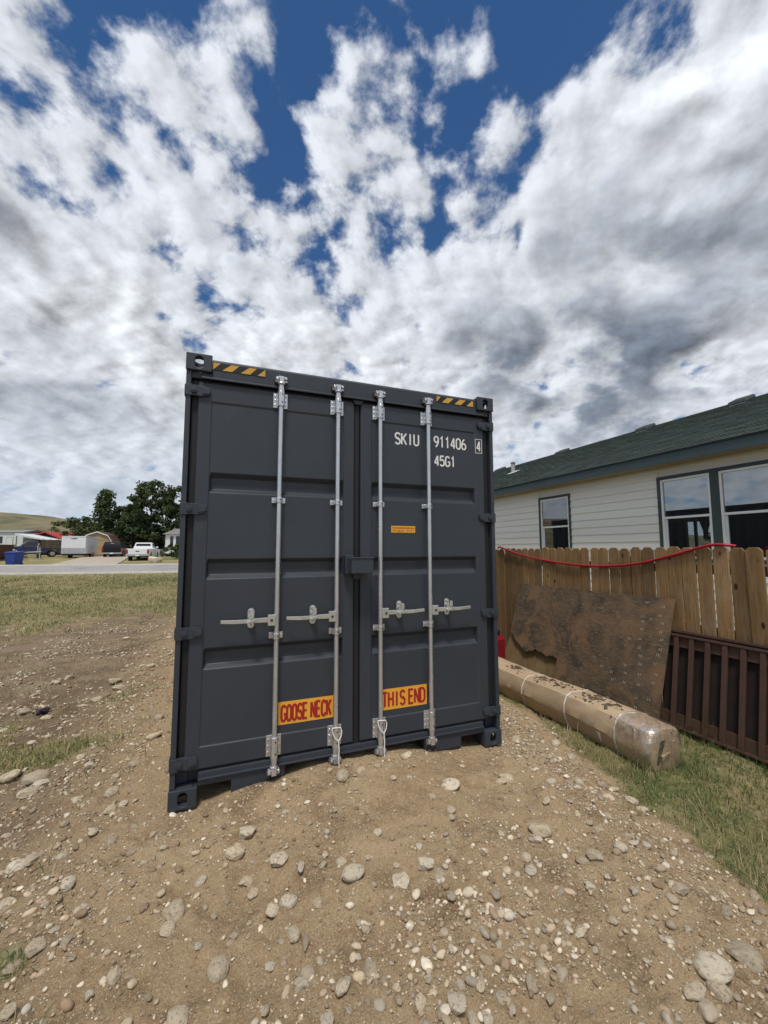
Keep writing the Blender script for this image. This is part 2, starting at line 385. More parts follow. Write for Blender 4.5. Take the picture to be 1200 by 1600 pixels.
# road across the street side with pale kerb strips, and the drive beyond it
def strip(name, m, t0, t1, dz, x0=-400., x1=300., n=180, h=None):
    xr = np.linspace(0, 1, n); xr = np.concatenate([np.linspace(x0, -40, 20), np.linspace(-38, 30, 70), np.linspace(34, x1, 20)])
    tt = np.linspace(t0, t1, 8); vs = []
    for tq in tt:
        y = tq - .17 * xr; vs.append(np.stack([xr, y, G0(xr, y) + dz], 1))
    V_ = np.concatenate(vs); k = len(xr)
    f = [(j * k + i, j * k + i + 1, (j + 1) * k + i + 1, (j + 1) * k + i) for j in range(len(tt) - 1) for i in range(k - 1)]
    if h:
        b0 = len(V_); low_ = V_.copy(); low_[:, 2] -= h; V_ = np.concatenate([V_, low_]); last = (len(tt) - 1) * k
        f += [(i, b0 + i, b0 + i + 1, i + 1) for i in range(k - 1)] + [(last + i, last + i + 1, b0 + last + i + 1, b0 + last + i) for i in range(k - 1)]
    o = np_mesh(name, V_, np.array(f), m); o['kind'] = 'structure'; return o
m_asph = mat('worn_asphalt', (.27, .265, .255), (.31, .30, .285), scale=2, rough=.9, c3=(.22, .215, .21), s3=.4, coords='Object')
m_conc = mat('kerb_concrete', (.46, .44, .40), (.38, .36, .32), scale=3, rough=.85)
m_drive = mat('gravel_drive', (.42, .37, .30), (.34, .29, .22), scale=1.5, rough=.95, bump=.01, bscale=30)
strip('road', m_asph, 27.2, 34.9, .03)
strip('kerb', m_conc, 26.85, 27.2, .10, h=.2); strip('kerb', m_conc, 34.9, 35.3, .11, h=.2)
def patch(name, m, pts, dz):
    """flat-lying sheet over a polygon strip given as left/right point pairs"""
    vs = []; n = 6
    for (a, b) in pts:
        for k in range(n): x = a[0] + (b[0] - a[0]) * k / (n - 1); y = a[1] + (b[1] - a[1]) * k / (n - 1); vs.append((x, y, float(G(x, y)) + dz))
    f = [(j * n + i, j * n + i + 1, (j + 1) * n + i + 1, (j + 1) * n + i) for j in range(len(pts) - 1) for i in range(n - 1)]
    o = np_mesh(name, np.array(vs), np.array(f), m); o['kind'] = 'structure'; return o
dp = []
for k in range(16):
    f = k / 15; y = 36.2 + .9 + f * 20; xl = -12.6 - 1.6 * f; xr_ = -7.6 - 2.2 * f; dp.append(((xl, y + .2), (xr_, y - .6)))
patch('driveway', m_drive, [((-13.0, 37.45), (-7.2, 36.5))] + dp, .05)
# far hill
m_hill = mat('sage_hillside', (.165, .145, .075), (.07, .072, .04), scale=.11, rough=1, c3=(.20, .17, .095), s3=.02, lo3=.45, hi3=.6, detail=9, stretch=(1, .35, 1), lo=.42, hi=.62)
hx = np.linspace(-900, 700, 170); hy = np.linspace(180, 1500, 70); HX, HY = np.meshgrid(hx, hy)
ridge = np.interp(HX, [-900, -330, -200, -165, -135, -118, -80, 0, 200, 700], [60, 44, 37.2, 35.6, 29.8, 24, 17, 12, 10, 26])
HZ = -6 + ridge * (sst(HY, 200, 500)) * (1 + 0 * HX) + 6 * sst(HY, 200, 420) + 1.6 * fbm(HX * .012, HY * .012, 4) * sst(HY, 220, 420) + .9 * fbm(HX * .06, HY * .06, 3)
HZ = HZ - 30 * sst(HY, 560, 1400)
i2 = (np.arange(69)[:, None] * 170 + np.arange(169)[None]).ravel()
hill = np_mesh('hill', np.stack([HX.ravel(), HY.ravel(), HZ.ravel()], 1), np.stack([i2, i2 + 1, i2 + 171, i2 + 170], 1), m_hill, smooth=True); hill['kind'] = 'structure'

# ------------------------------------------------------------------ shipping container
m_steel = mat('anthracite_paint', (.033, .040, .052), (.038, .0455, .0585), scale=1.6, rough=.46, spec=.42, bump=.0006, bscale=60, c3=(.042, .049, .060), s3=5, lo3=.60, hi3=.78, rvar=.08)
m_rubber = mat('door_gasket_rubber', (.012, .012, .013), rough=.6)
m_galv = mat('galvanised_steel', (.64, .66, .68), (.56, .58, .60), scale=9, rough=.26, metal=.75, c3=(.58, .60, .62), s3=14, lo3=.56, hi3=.7, rvar=.03)
m_zinc = mat('zinc_plate', (.66, .67, .68), (.57, .58, .59), scale=12, rough=.26, metal=.75, rvar=.03)
m_bolt = mat('dark_bolt', (.09, .09, .095), rough=.5, metal=.6)
m_yel = mat('yellow_film', (.62, .36, .05), (.55, .31, .05), scale=9, rough=.45)
m_ora = mat('orange_sticker', (.80, .40, .045), (.74, .36, .04), scale=9, rough=.42)
m_blk = mat('black_film', (.014, .014, .017), rough=.5)
m_red = mat('red_print', (.36, .018, .014), rough=.5)
m_wht = mat('white_lettering', (.80, .80, .79), (.72, .72, .70), scale=40, rough=.5)
m_dark = mat('container_inside', (.02, .02, .02), rough=.9)
W_, H_, L_ = 2.438, 2.896, 12.192
box_ = empty('shipping_container', (0, 0, 0), 0, 'dark grey shipping container with galvanised locking bars, standing on the dirt', 'container')

def stadium(w, h, n=8):
    r = min(w, h) / 2; pts = []
    cs = [(0, h / 2 - r), (0, -(h / 2 - r))] if h >= w else [(-(w / 2 - r), 0), (w / 2 - r, 0)]
    a0 = [0, math.pi] if h >= w else [math.pi / 2, -math.pi / 2]
    for (cx, cy), a in zip(cs, a0):
        for k in range(n + 1): an = a + math.pi * k / n; pts.append((cx + r * math.cos(an), cy + r * math.sin(an)))
    return pts
def holed_plate(mb, w, h, t, hole, F):
    """w x h plate of thickness t with a stadium hole, F maps (u,v,depth) to 3D"""
    hp = stadium(*hole); n = len(hp); op = []
    cors = [(w / 2, h / 2), (-w / 2, h / 2), (-w / 2, -h / 2), (w / 2, -h / 2)]
    for (x, y) in hp:
        a = math.atan2(y * w / h * 1.0, x); c, s = math.cos(math.atan2(y, x)), math.sin(math.atan2(y, x))
        k = min((w / 2) / abs(c) if abs(c) > 1e-6 else 9, (h / 2) / abs(s) if abs(s) > 1e-6 else 9); op.append([c * k, s * k])
    for cx, cy in cors:
        j = min(range(n), key=lambda i: (op[i][0] - cx) ** 2 + (op[i][1] - cy) ** 2); op[j] = [cx, cy]
    vs = [F(x, y, 0) for x, y in hp] + [F(x, y, 0) for x, y in op] + [F(x, y, t) for x, y in hp] + [F(x, y, t) for x, y in op]
    fs = []
    for i in range(n):
        j = (i + 1) % n
        fs += [(i, j, n + j, n + i), (2 * n + i, 3 * n + i, 3 * n + j, 2 * n + j), (i, 2 * n + i, 2 * n + j, j), (n + i, n + j, 3 * n + j, 3 * n + i)]
    mb.add(vs, fs)
def casting(x0, top, sgn, yb=0.0, ysg=1):
    """ISO corner casting; x0 outer face, sgn direction to the inside"""
    mb = MB(); w, h, d, t = .162, .118, .178, .024
    z0 = H_ - h if top else 0.0; xc = x0 + sgn * w / 2; zc = z0 + h / 2
    holed_plate(mb, w - 2 * .0, h, t, (.054, .080), lambda u, v, q: (xc + u, yb + ysg * q, zc + v))
    holed_plate(mb, d - t - .002, h - .004, t, (.052, .076), lambda u, v, q: (x0 + sgn * (q + .001), yb + ysg * (t + .002 + (d - t - .002) / 2 + u), zc + v))
    zz = (H_ - .001 if top else .001)
    holed_plate(mb, w - 2 * t - .004, d - t - .004, t, (.064, .110), lambda u, v, q: (xc + u, yb + ysg * (t + .003 + (d - t - .004) / 2 + v), zz + (-q if top else q)))
    xi = x0 + sgn * (w - t); a, b = sorted((xi, x0 + sgn * (w - .001))); yy = sorted((yb + ysg * (t + .001), yb + ysg * (d - .001)))
    mb.box(a, b, yy[0], yy[1], z0 + .002, z0 + h - .002)
    a, b = sorted((x0 + sgn * (t + .001), xi - sgn * .001)); yk = sorted((yb + ysg * (d - t), yb + ysg * (d - .002)))
    mb.box(a, b, yk[0], yk[1], z0 + .004, z0 + h - .004)
    zi = (z0, z0 + t) if top else (z0 + h - t, z0 + h)
    yk = sorted((yb + ysg * (t + .004), yb + ysg * (d - t - .001))); mb.box(a, b, yk[0], yk[1], zi[0] + .001, zi[1] - .001)
    return mb.build('corner_casting', m_steel, box_, bevel=.006, seg=2)
for top in (1, 0):
    for x0, s in ((0, 1), (W_, -1)):
        casting(x0, top, s); casting(x0, top, s, L_, -1)
# corner posts: outer flange, set-back channel
for s, x0 in ((1, 0.0), (-1, W_)):
    X = lambda v: x0 + s * v
    for y0, k in ((0, 1), (L_, -1)):
        Y = lambda v: y0 + k * v
        poly = [(X(.004), Y(.014)), (X(.036), Y(.014)), (X(.036), Y(.085)), (X(.10), Y(.085)), (X(.10), Y(.15)), (X(.004), Y(.15))]
        MB().prism(poly, 2, .119, H_ - .119).build('corner_post', m_steel, box_, bevel=.004)
# header and sill
hd = MB().prism([(.024, 2.742), (.024, 2.862), (.034, 2.878), (.16, 2.878), (.16, 2.742)], 0, .163, W_ - .163)
hd.prism([(.006, 2.730), (.006, 2.742), (.022, 2.750), (.022, 2.730)], 0, .10, W_ - .10)
hd.box(.036, .162, .03, .16, 2.735, 2.777); hd.box(W_ - .162, W_ - .036, .03, .16, 2.735, 2.777)
header = hd.build('door_header', m_steel, box_, bevel=.003)
sl = [(.163, .112), (.36, .112), (.362, .028), (.62, .028), (.665, .036), (.690, .060), (.700, .10), (.700, .140), (1.742, .140), (1.744, .08), (1.752, .034), (2.066, .034), (2.068, .108), (2.275, .108), (2.275, .192), (.163, .192)]
sill = MB().prism([(a, b) for a, b in sl], 1, .022, .15).build('door_sill', m_steel, box_, bevel=.003)
MB().box(.163, 2.275, .006, .024, .150, .160).build('sill_lip', m_steel, sill, bevel=.002)
MB().box(.04, W_ - .04, .10, .16, .12, .20).build('sill_channel', m_steel, sill)
# hazard tape, slanted yellow and black bars
def hazard(x0, x1, z0, z1, edges, name='hazard_tape'):
    mb = MB(); y = .0215
    mb.box(x0, x1, y - .0006, y + .004, z0, z1, 0)
    for (bl, br, tl, tr) in edges:
        mb.hexa([(bl, y - .0022, z0), (br, y - .0022, z0), (br, y - .0008, z0), (bl, y - .0008, z0), (tl, y - .0022, z1), (tr, y - .0022, z1), (tr, y - .0008, z1), (tl, y - .0008, z1)], 1)
    return mb.build(name, [m_blk, m_yel], header)
sl_ = .058
hazard(.164, .512, 2.806, 2.854, [(.164, .168, .164, .214), (.226, .290, .284, .336), (.346, .408, .402, .452), (.458, .5105, .508, .5105)])
hazard(1.887, 2.244, 2.804, 2.850, [(1.888, 1.889, 1.888, 1.926), (1.938, 2.000, 1.988, 2.050), (2.058, 2.120, 2.110, 2.170), (2.178, 2.2425, 2.228, 2.2425)])

# doors
FY, PY, TY = .030, .036, .074      # frame face, panel face, trough floor
def door(x0, x1, px0, px1, label):
    xb = [x0, x0 + .006, px0 - .003, px0 + .003, px0 + .012, px1 - .012, px1 - .003, px1 + .003, x1 - .006, x1]
    zb = [.205, .211, .337, .343]; tr = [(.812, .838, .916, .946), (1.388, 1.418, 1.494, 1.521), (1.962, 1.992, 2.068, 2.098)]
    zp = [(.205, 'e'), (.211, 'f'), (.337, 'f'), (.343, 'p')]
    for a, b, c, d in tr: zp += [(a, 'p'), (b, 't'), (c, 't'), (d, 'p')]
    zp += [(2.577, 'p'), (2.583, 'f'), (2.706, 'f'), (2.712, 'e')]
    xk = ['e', 'f', 'f', 'p', 'q', 'q', 'p', 'f', 'f', 'e']
    def y(a, b):
        if 'e' in (a, b): return FY + .006
        if a == 'f' or b == 'f': return FY
        if b == 't': return TY if a == 'q' else PY
        return PY
    vs = []; nx_ = len(xb)
    for z, zk in zp:
        for x, k in zip(xb, xk): vs.append((x, y(k, zk), z))
    nz_ = len(zp); fs = [(j * nx_ + i, j * nx_ + i + 1, (j + 1) * nx_ + i + 1, (j + 1) * nx_ + i) for j in range(nz_ - 1) for i in range(nx_ - 1)]
    # rim and back
    ring = [i for i in range(nx_)] + [j * nx_ + nx_ - 1 for j in range(1, nz_)] + [(nz_ - 1) * nx_ + i for i in range(nx_ - 2, -1, -1)] + [j * nx_ for j in range(nz_ - 2, 0, -1)]
    b0 = len(vs); vs += [(vs[i][0], .088, vs[i][2]) for i in ring]; n = len(ring)
    fs += [(ring[i], b0 + i, b0 + (i + 1) % n, ring[(i + 1) % n]) for i in range(n)] + [tuple(range(b0, b0 + n))]
    d = MB().add(vs, fs).build('door', m_steel, box_, bevel=.0035, seg=2); d['label'] = label
    return d
dL = door(.080, 1.178, .166, 1.096, 'left door leaf with GOOSE NECK sticker')
dR = door(1.228, 2.345, 1.317, 2.252, 'right door leaf with container number and THIS END sticker')
# black rubber seals round the leaves
MB().box(.046, .081, .048, .084, .20, 2.72).build('gasket', m_rubber, dL)
MB().box(2.344, 2.390, .048, .084, .20, 2.72).build('gasket', m_rubber, dR)
gc = MB().prism([(1.176, .05), (1.19, .040), (1.216, .040), (1.23, .05), (1.23, .084), (1.176, .084)], 2, .19, 2.722); gc.prism([(1.160, 2.722), (1.246, 2.722), (1.225, 2.690), (1.181, 2.690)], 1, .014, .048)
gc.build('gasket', m_rubber, dR)
for za, zb in ((2.711, 2.728), (.193, .206)):
    MB().box(.083, 1.176, .046, .086, za, zb).build('gasket', m_rubber, dL); MB().box(1.231, 2.343, .046, .086, za, zb).build('gasket', m_rubber, dR)
# hinges
def hinge(x0, s, zc, d):
    X = lambda v: x0 + s * v
    mb = MB()
    prof = [(.040, -.036), (.105, -.036), (.152, -.024), (.156, -.012), (.156, .020), (.150, .028), (.105, .036), (.040, .036)]
    mb.prism([(X(a), zc + b) for a, b in prof], 1, .012, .0285)
    mb.prism([(X(a), zc + b * .62) for a, b in prof[1:-1]], 1, .006, .0125)
    mb.prism([(X(.002), zc - .038), (X(.046), zc - .038), (X(.046), zc + .038), (X(.002), zc + .038)], 1, .004, .013)
    mb.cyl((X(.052), -.002, zc), (X(.052), .012, zc), .021, n=16); mb.cyl((X(.052), -.006, zc), (X(.052), 0, zc), .011, n=12)
    mb.box(min(X(.0), X(-.003)), max(X(.0), X(-.003)), .02, .075, zc - .036, zc + .036)
    return mb.build('hinge', m_steel, d, bevel=.003)
for zc in (2.643, 1.848, 1.052, .262): hinge(0, 1, zc, dL); hinge(W_, -1, zc, dR)
# lock box in the middle
lb = MB().box(1.096, 1.160, -.032, .03, 1.405, 1.540); lb.box(1.116, 1.280, -.118, -.034, 1.412, 1.522); lb.box(1.112, 1.284, -.124, -.118, 1.516, 1.526); lb.box(1.20, 1.27, -.034, .03, 1.43, 1.50)
lbo = lb.build('lock_box', m_steel, box_, bevel=.004)
MB().box(1.165, 1.225, .005, .03, 1.365, 1.404).build('lock_box_bracket', m_steel, lbo, bevel=.002)

# locking bars with guides, cams, handles
def lockbar(x, hs, name_label, seal=False):
    yc = -.012; r = .0165
    mb = MB(); mb.cyl((x, yc, .225), (x, yc, 2.69), r, n=20)
    bar = mb.build('locking_bar', m_galv, box_, auto=40); bar['label'] = name_label
    def guide(z0, z1, w, tall):
        g = MB(); g.box(x - w, x + w, .0235, .0295, z0, z1); g.cyl((x, yc, z0 + .001), (x, yc, z1 - .001), .0245 if tall else .0225, n=20)
        g.box(x - .024, x + .024, yc, .024, z0 + .002, z1 - .002)
        for sx in (-1, 1):
            for zz in ([z0 + .2 * (z1 - z0), z0 + .5 * (z1 - z0), z1 - .2 * (z1 - z0)] if tall else [(z0 + z1) / 2]): g.cyl((x + sx * (w - .013), .024, zz), (x + sx * (w - .013), .0185, zz), .0075, n=8)
        o = g.build('bar_guide', m_zinc, bar, bevel=.0025)
        hs_ = [z0 + .25 * (z1 - z0), z1 - .22 * (z1 - z0)] if tall else [(z0 + z1) / 2]
        for zz in hs_: MB().cyl((x + .006, yc - .020, zz), (x + .006, yc - .026, zz), .0055, n=8).build('rivet', m_bolt, bar)
    guide(2.590, 2.700, .050, True); guide(.214, .350, .049, True); guide(1.906, 1.944, .047, False); guide(.980, 1.022, .047, False)
    for top in (0, 1):
        c = MB(); z0, z1 = (2.70, 2.752) if top else (.215, .165); sg = 1 if top else -1
        c.cyl((x, yc, z0), (x, yc, z1), .0225, .017, n=16); c.cyl((x, yc, z1), (x, yc, z1 + sg * .012), .026, n=16)
        za, zb = sorted((z1 + sg * .012, z1 + sg * .055))
        c.box(x - .016, x + .016, yc - .022, .020, za, zb); c.box(x - .040, x + .040, yc - .004, .012, za + .004, za + .018); c.box(x - .038, x + .036, yc - .018, .0, zb - .014, zb - .003)
        c.cyl((x - .030, yc - .024, (za + zb) / 2), (x - .030, .018, (za + zb) / 2), .010, n=10); c.cyl((x + .030, yc - .020, (za + zb) / 2 + .006), (x + .030, .018, (za + zb) / 2 + .006), .0085, n=10)
        c.build('cam', m_zinc, bar, bevel=.002)
        k = MB(); zk = 2.790 if top else .108
        k.prism([(x - .045, zk - .02), (x - .028, zk - .02), (x - .024, zk), (x + .024, zk), (x + .028, zk - .02), (x + .044, zk - .02), (x + .046, zk + .018), (x - .046, zk + .018)], 1, .004, .0225)
        k.build('cam_keeper', m_bolt, bar, bevel=.002)
    # handle
    X = lambda v: x + hs * v
    h = MB(); h.box(min(X(.008), X(.060)), max(X(.008), X(.060)), -.036, -.004, 1.074, 1.147)
    ho = h.build('handle_hub', m_zinc, bar, bevel=.004)
    MB().cyl((X(.036), -.034, 1.110), (X(.036), -.040, 1.110), .010, n=10).build('rivet', m_bolt, bar)
    hl = MB(); pts = [(.05, -.022), (.14, -.026), (.20, -.036), (.26, -.038), (.355, -.030)]
    hh = [.017, .015, .013, .013, .0115]; vs = []; fs = []
    for (u, yy), q in zip(pts, hh):
        zz = 1.113 + (.004 if u > .3 else 0); vs += [(X(u), yy - .005, zz - q), (X(u), yy + .005, zz - q), (X(u), yy + .005, zz + q), (X(u), yy - .005, zz + q)]
    for i in range(4):
        for k in range(4): fs.append((i * 4 + k, i * 4 + (k + 1) % 4, i * 4 + 4 + (k + 1) % 4, i * 4 + 4 + k))
    fs += [(0, 1, 2, 3), (16, 17, 18, 19)]; hl.add(vs, fs); hl.build('handle', m_zinc, bar, bevel=.003)
    ca = MB(); u = X(.165)
    def stad(zc, w, hgt, y0, y1):
        ca.prism([(u + a, zc + b) for a, b in stadium(w, hgt, 6)], 1, y0, y1)
    stad(1.124, .044, .132, .020, .0295); stad(1.124, .034, .060, -.010, .020)
    ca.cyl((u, .020, 1.172), (u, .008, 1.172), .0095, n=8); ca.cyl((u, .020, 1.076), (u, .008, 1.076), .0095, n=8)
    ca.hexa([(u - .030, -.050, 1.096), (u + .034, -.050, 1.118), (u + .034, -.040, 1.118), (u - .030, -.040, 1.096), (u - .034, -.050, 1.110), (u + .030, -.050, 1.132), (u + .030, -.040, 1.132), (u - .034, -.040, 1.110)])
    ca.cyl((u, -.056, 1.114), (u, -.010, 1.114), .012, n=10)
    stad(1.155, .026, .05, -.052, -.042)
    ca.build('handle_catch', m_zinc, bar, bevel=.002)
    if seal:
        w = MB(); zt = .345
        w.tube([(x - .032, -.040, zt), (x - .026, -.044, zt - .03), (x - .008, -.048, zt - .062), (x + .012, -.050, zt - .075), (x + .028, -.046, zt - .055), (x + .036, -.042, zt - .02), (x + .030, -.036, zt + .004), (x - .030, -.036, zt + .008), (x - .032, -.040, zt)], .0036, n=6)
        w.tube([(x + .010, -.052, zt - .074), (x + .014, -.054, zt - .13), (x + .012, -.054, zt - .19), (x + .017, -.052, zt - .255)], .0042, n=6)
        w.build('wire_seal', m_wht, bar)
lockbar(.621, -1, 'locking bar nearest the left hinges')
lockbar(1.038, -1, 'left bar beside the lock box, with white wire seal', True)
lockbar(1.374, 1, 'right bar beside the lock box, with white wire seal', True)
lockbar(1.790, 1, 'locking bar nearest the right hinges')

# lettering drawn with strokes
def arc(cx, cy, rx, ry, a0, a1, n=8): return [(cx + rx * math.cos(R(a0 + (a1 - a0) * i / n)), cy + ry * math.sin(R(a0 + (a1 - a0) * i / n))) for i in range(n + 1)]
GL = {  # unit height 1, width .5
 'S': [arc(.25, .75, .25, .25, 20, 270, 10) + arc(.25, .25, .25, .25, 90, -160, 10)],
 'K': [[(0, 0), (0, 1)], [(.5, 1), (.02, .42)], [(.16, .58), (.5, 0)]],
 'I': [[(.25, 0), (.25, 1)]],
 'U': [[(0, 1), (0, .25)] + arc(.25, .25, .25, .25, 180, 360, 8)[1:] + [(.5, 1)]],
 '9': [arc(.25, .72, .25, .28, 0, 360, 14), [(.5, .72), (.46, .40), (.34, .16), (.16, 0)]],
 '1': [[(.10, .80), (.27, 1), (.27, 0)]],
 '4': [[(.37, 0), (.37, 1)], [(.37, 1), (0, .27)], [(0, .27), (.5, .27)]],
 '0': [arc(.25, .72, .25, .28, 0, 180, 8) + arc(.25, .28, .25, .28, 180, 360, 8) + [(.5, .72)]],
 '6': [arc(.25, .28, .25, .28, 0, 360, 14), [(0, .28), (.04, .60), (.16, .84), (.34, 1)]],
 '5': [[(.46, 1), (.06, 1), (.02, .56)] + arc(.24, .32, .26, .32, 130, -150, 10)],
 'G': [arc(.25, .74, .25, .26, 25, 180, 7) + arc(.25, .26, .25, .26, 180, 350, 8) + [(.5, .45), (.28, .45)]],
 'O': [arc(.25, .72, .25, .28, 0, 180, 8) + arc(.25, .28, .25, .28, 180, 360, 8) + [(.5, .72)]],
 'E': [[(.48, 1), (0, 1), (0, 0), (.48, 0)], [(0, .52), (.42, .52)]],
 'N': [[(0, 0), (0, 1)], [(.02, 1), (.48, 0)], [(.5, 0), (.5, 1)]],
 'C': [arc(.25, .72, .25, .28, 15, 180, 8) + arc(.25, .28, .25, .28, 180, 345, 8)],
 'T': [[(0, 1), (.5, 1)], [(.25, 1), (.25, 0)]],
 'H': [[(0, 0), (0, 1)], [(.5, 0), (.5, 1)], [(0, .52), (.5, .52)]],
 'D': [[(0, 0), (0, 1), (.2, 1)] + arc(.2, .7, .3, .3, 90, 0, 5)[1:] + arc(.2, .3, .3, .3, 0, -90, 5) + [(0, 0)]],
}
def stroke(mb, pts, w, y, lvl, th=.0012):
    P = [Vector(p) for p in pts]; n = len(P); closed = (P[0] - P[-1]).length < 1e-6; Ls, Rs = [], []
    for i in range(n):
        a = P[i - 1] if i > 0 else (P[-2] if closed else None); c = P[i + 1] if i < n - 1 else (P[1] if closed else None)
        d1 = (P[i] - a).normalized() if a is not None else None; d2 = (c - P[i]).normalized() if c is not None else None
        if d1 is None: d1 = d2
        if d2 is None: d2 = d1
        t = (d1 + d2); t = t.normalized() if t.length > 1e-6 else d1
        nn = Vector((-t.y, t.x)); k = 1 / max(nn.dot(Vector((-d1.y, d1.x))), .45)
        ext = Vector((0, 0))
        Ls.append(P[i] + nn * w / 2 * k); Rs.append(P[i] - nn * w / 2 * k)
    vs = [(p.x, y, p.y) for p in Ls] + [(p.x, y, p.y) for p in Rs] + [(p.x, y + th, p.y) for p in Ls] + [(p.x, y + th, p.y) for p in Rs]
    fs = []
    for i in range(n - 1): fs += [(i, i + 1, n + i + 1, n + i), (2 * n + i, 3 * n + i, 3 * n + i + 1, 2 * n + i + 1), (i, 2 * n + i, 2 * n + i + 1, i + 1), (n + i, n + i + 1, 3 * n + i + 1, 3 * n + i)]
    fs += [(0, n, 3 * n, 2 * n), (n - 1, 3 * n - 1, 4 * n - 1, 2 * n - 1)]
    mb.add(vs, fs)
def text(s, x0, x1, z0, z1, w, y, name, m, parent, adv=None):
    mb = MB(); n = len(s); units = []
    for ch in s: units.append(.0 if ch == ' ' else 1.0)
    gap = .36; tot = sum(1 if ch != ' ' else .30 for ch in s) + gap * (n - 1); k = (x1 - x0 - w) / tot; cx = x0 + w / 2; lv = 0
    for ch in s:
        if ch != ' ':
            for pl in GL[ch]:
                stroke(mb, [(cx + p[0] * 2 * k, z0 + w / 2 + p[1] * (z1 - z0 - w)) for p in pl], w, y - .0004 * (lv % 3), lv); lv += 1
            cx += k
        else: cx += .30 * k
        cx += gap * k
    return mb.build(name, m, parent)
text('SKIU', 1.514, 1.730, 2.412, 2.514, .0125, PY - .0016, 'lettering', m_wht, dR)
text('911406', 1.862, 2.176, 2.418, 2.518, .0125, PY - .0016, 'lettering', m_wht, dR)
text('45G1', 1.864, 2.068, 2.262, 2.356, .0125, PY - .0016, 'lettering', m_wht, dR)
text('4', 2.272, 2.318, 2.416, 2.512, .0115, FY - .0016, 'lettering', m_wht, dR)
fr = MB(); stroke(fr, [(2.263, 2.404), (2.327, 2.404), (2.327, 2.524), (2.263, 2.524), (2.263, 2.404)], .004, FY - .0014, 0); fr.build('check_digit_frame', m_wht, dR)
gs = MB().box(.648, 1.031, PY - .0014, PY + .002, .399, .548).build('sticker', m_ora, dL)
text('GOOSE NECK', .664, 1.020, .414, .530, .0152, PY - .0030, 'print', m_red, gs)
ts = MB().box(1.402, 1.774, PY - .0014, PY + .002, .391, .541).build('sticker', m_ora, dR)
text('THIS END', 1.400, 1.762, .408, .524, .0152, PY - .0030, 'print', m_red, ts)
ss = MB().box(1.482, 1.687, PY - .0014, PY + .002, 1.712, 1.764).build('sticker', m_ora, dR)
pr = MB(); rr = random.Random(5)
x = 1.492
while x < 1.676:
    w = rr.uniform(.004, .010); pr.box(x, x + w, PY - .0026, PY - .0015, 1.744, 1.753); x += w + rr.uniform(.002, .005)
x = 1.494
while x < 1.672:
    w = .013
    if not 1.582 < x < 1.600:
        for q in range(4): a = x + rr.uniform(0, .007); b_ = 1.719 + rr.uniform(0, .011); pr.box(a, a + rr.uniform(.004, .007), PY - .0026 - .0002 * q, PY - .0015, b_, b_ + .004)
    x += w + .004
pr.build('print', m_red, ss)
# walls, roof, floor of the box
def corr(n, a, b, depth, f=.5):
    pts = []; p = (b - a) / n
    for i in range(n): s = a + i * p; pts += [(s, 0), (s + p * .26, 0), (s + p * .5, depth), (s + p * .76, depth)]
    return pts + [(b, 0)]
for x0, s in ((.006, 1), (W_ - .006, -1)):
    c = corr(42, .151, L_ - .151, .036); n = len(c)
    vs = [(x0 + s * d, y, .16) for y, d in c] + [(x0 + s * d, y, 2.80) for y, d in c]
    mb = MB().add(vs, [(i, i + 1, n + i + 1, n + i) for i in range(n - 1)])
    mb.box(*sorted((x0, x0 + s * .06)), .18, L_ - .18, .05, .165); mb.box(*sorted((x0, x0 + s * .06)), .18, L_ - .18, 2.80, 2.88)
    mb.build('side_wall', m_steel, box_)
c = corr(50, .165, L_ - .165, -.02); n = len(c)
MB().add([(.04, y, 2.878 + d) for y, d in c] + [(W_ - .04, y, 2.878 + d) for y, d in c], [(i, i + 1, n + i + 1, n + i) for i in range(n - 1)]).build('roof_panel', m_steel, box_)
MB().box(.10, W_ - .10, L_ - .06, L_ - .03, .12, 2.85).build('end_wall', m_steel, box_)
MB().box(.07, W_ - .07, .165, L_ - .07, .15, .18).build('floor', m_dark, box_)

# ------------------------------------------------------------------ house behind the fence
XH = 8.48
m_side = mat('off_white_siding', (.78, .77, .71), (.75, .74, .685), scale=3, rough=.7, stretch=(1, .3, 4), bump=.0012, bscale=40, rand=.025)
m_trim = mat('dark_green_trim', (.045, .070, .068), (.038, .058, .058), scale=8, rough=.6)
m_fascia = mat('slate_green_fascia', (.048, .076, .084), (.042, .066, .074), scale=6, rough=.6)
m_soff = mat('tan_soffit', (.33, .27, .20), (.28, .23, .17), scale=5, rough=.8)
m_vinyl = mat('white_vinyl', (.78, .78, .77), rough=.45)
m_glass = glass_mat('window_glass', (.70, .76, .76), .26)
m_room = mat('room_wall', (.16, .15, .14), rough=.9)
m_curt = mat('grey_curtain', (.16, .155, .17), (.10, .10, .11), scale=10, rough=.9, stretch=(1, 8, 1))
m_shing = mat('green_shingle', (.036, .056, .047), (.020, .033, .029), scale=30, rough=.95, bump=.003, bscale=150, rand=.38, c3=(.066, .09, .077), s3=90, lo3=.55, hi3=.7)
m_sheath = mat('roof_underlay', (.035, .050, .045), rough=.95)
m_pipe = mat('vent_metal', (.45, .45, .44), rough=.45, metal=.5)
house = empty('house', (XH, 4, -.25), 0, 'single storey house with off-white lap siding and green shingle roof behind the fence', 'house')
def H(o): o.matrix_parent_inverse = Matrix.Translation((-XH, -4, .25)); return o
WIN = [(5.075, 6.20, 1.33, 2.99), (1.70 - .95 - .075, 2.815, 1.33, 2.99 + .03)]      # trimmed openings (y0,y1,z0,z1)
z = 1.737 - 12 * .178; row = 0
YA, YB = -5.2, 15.5
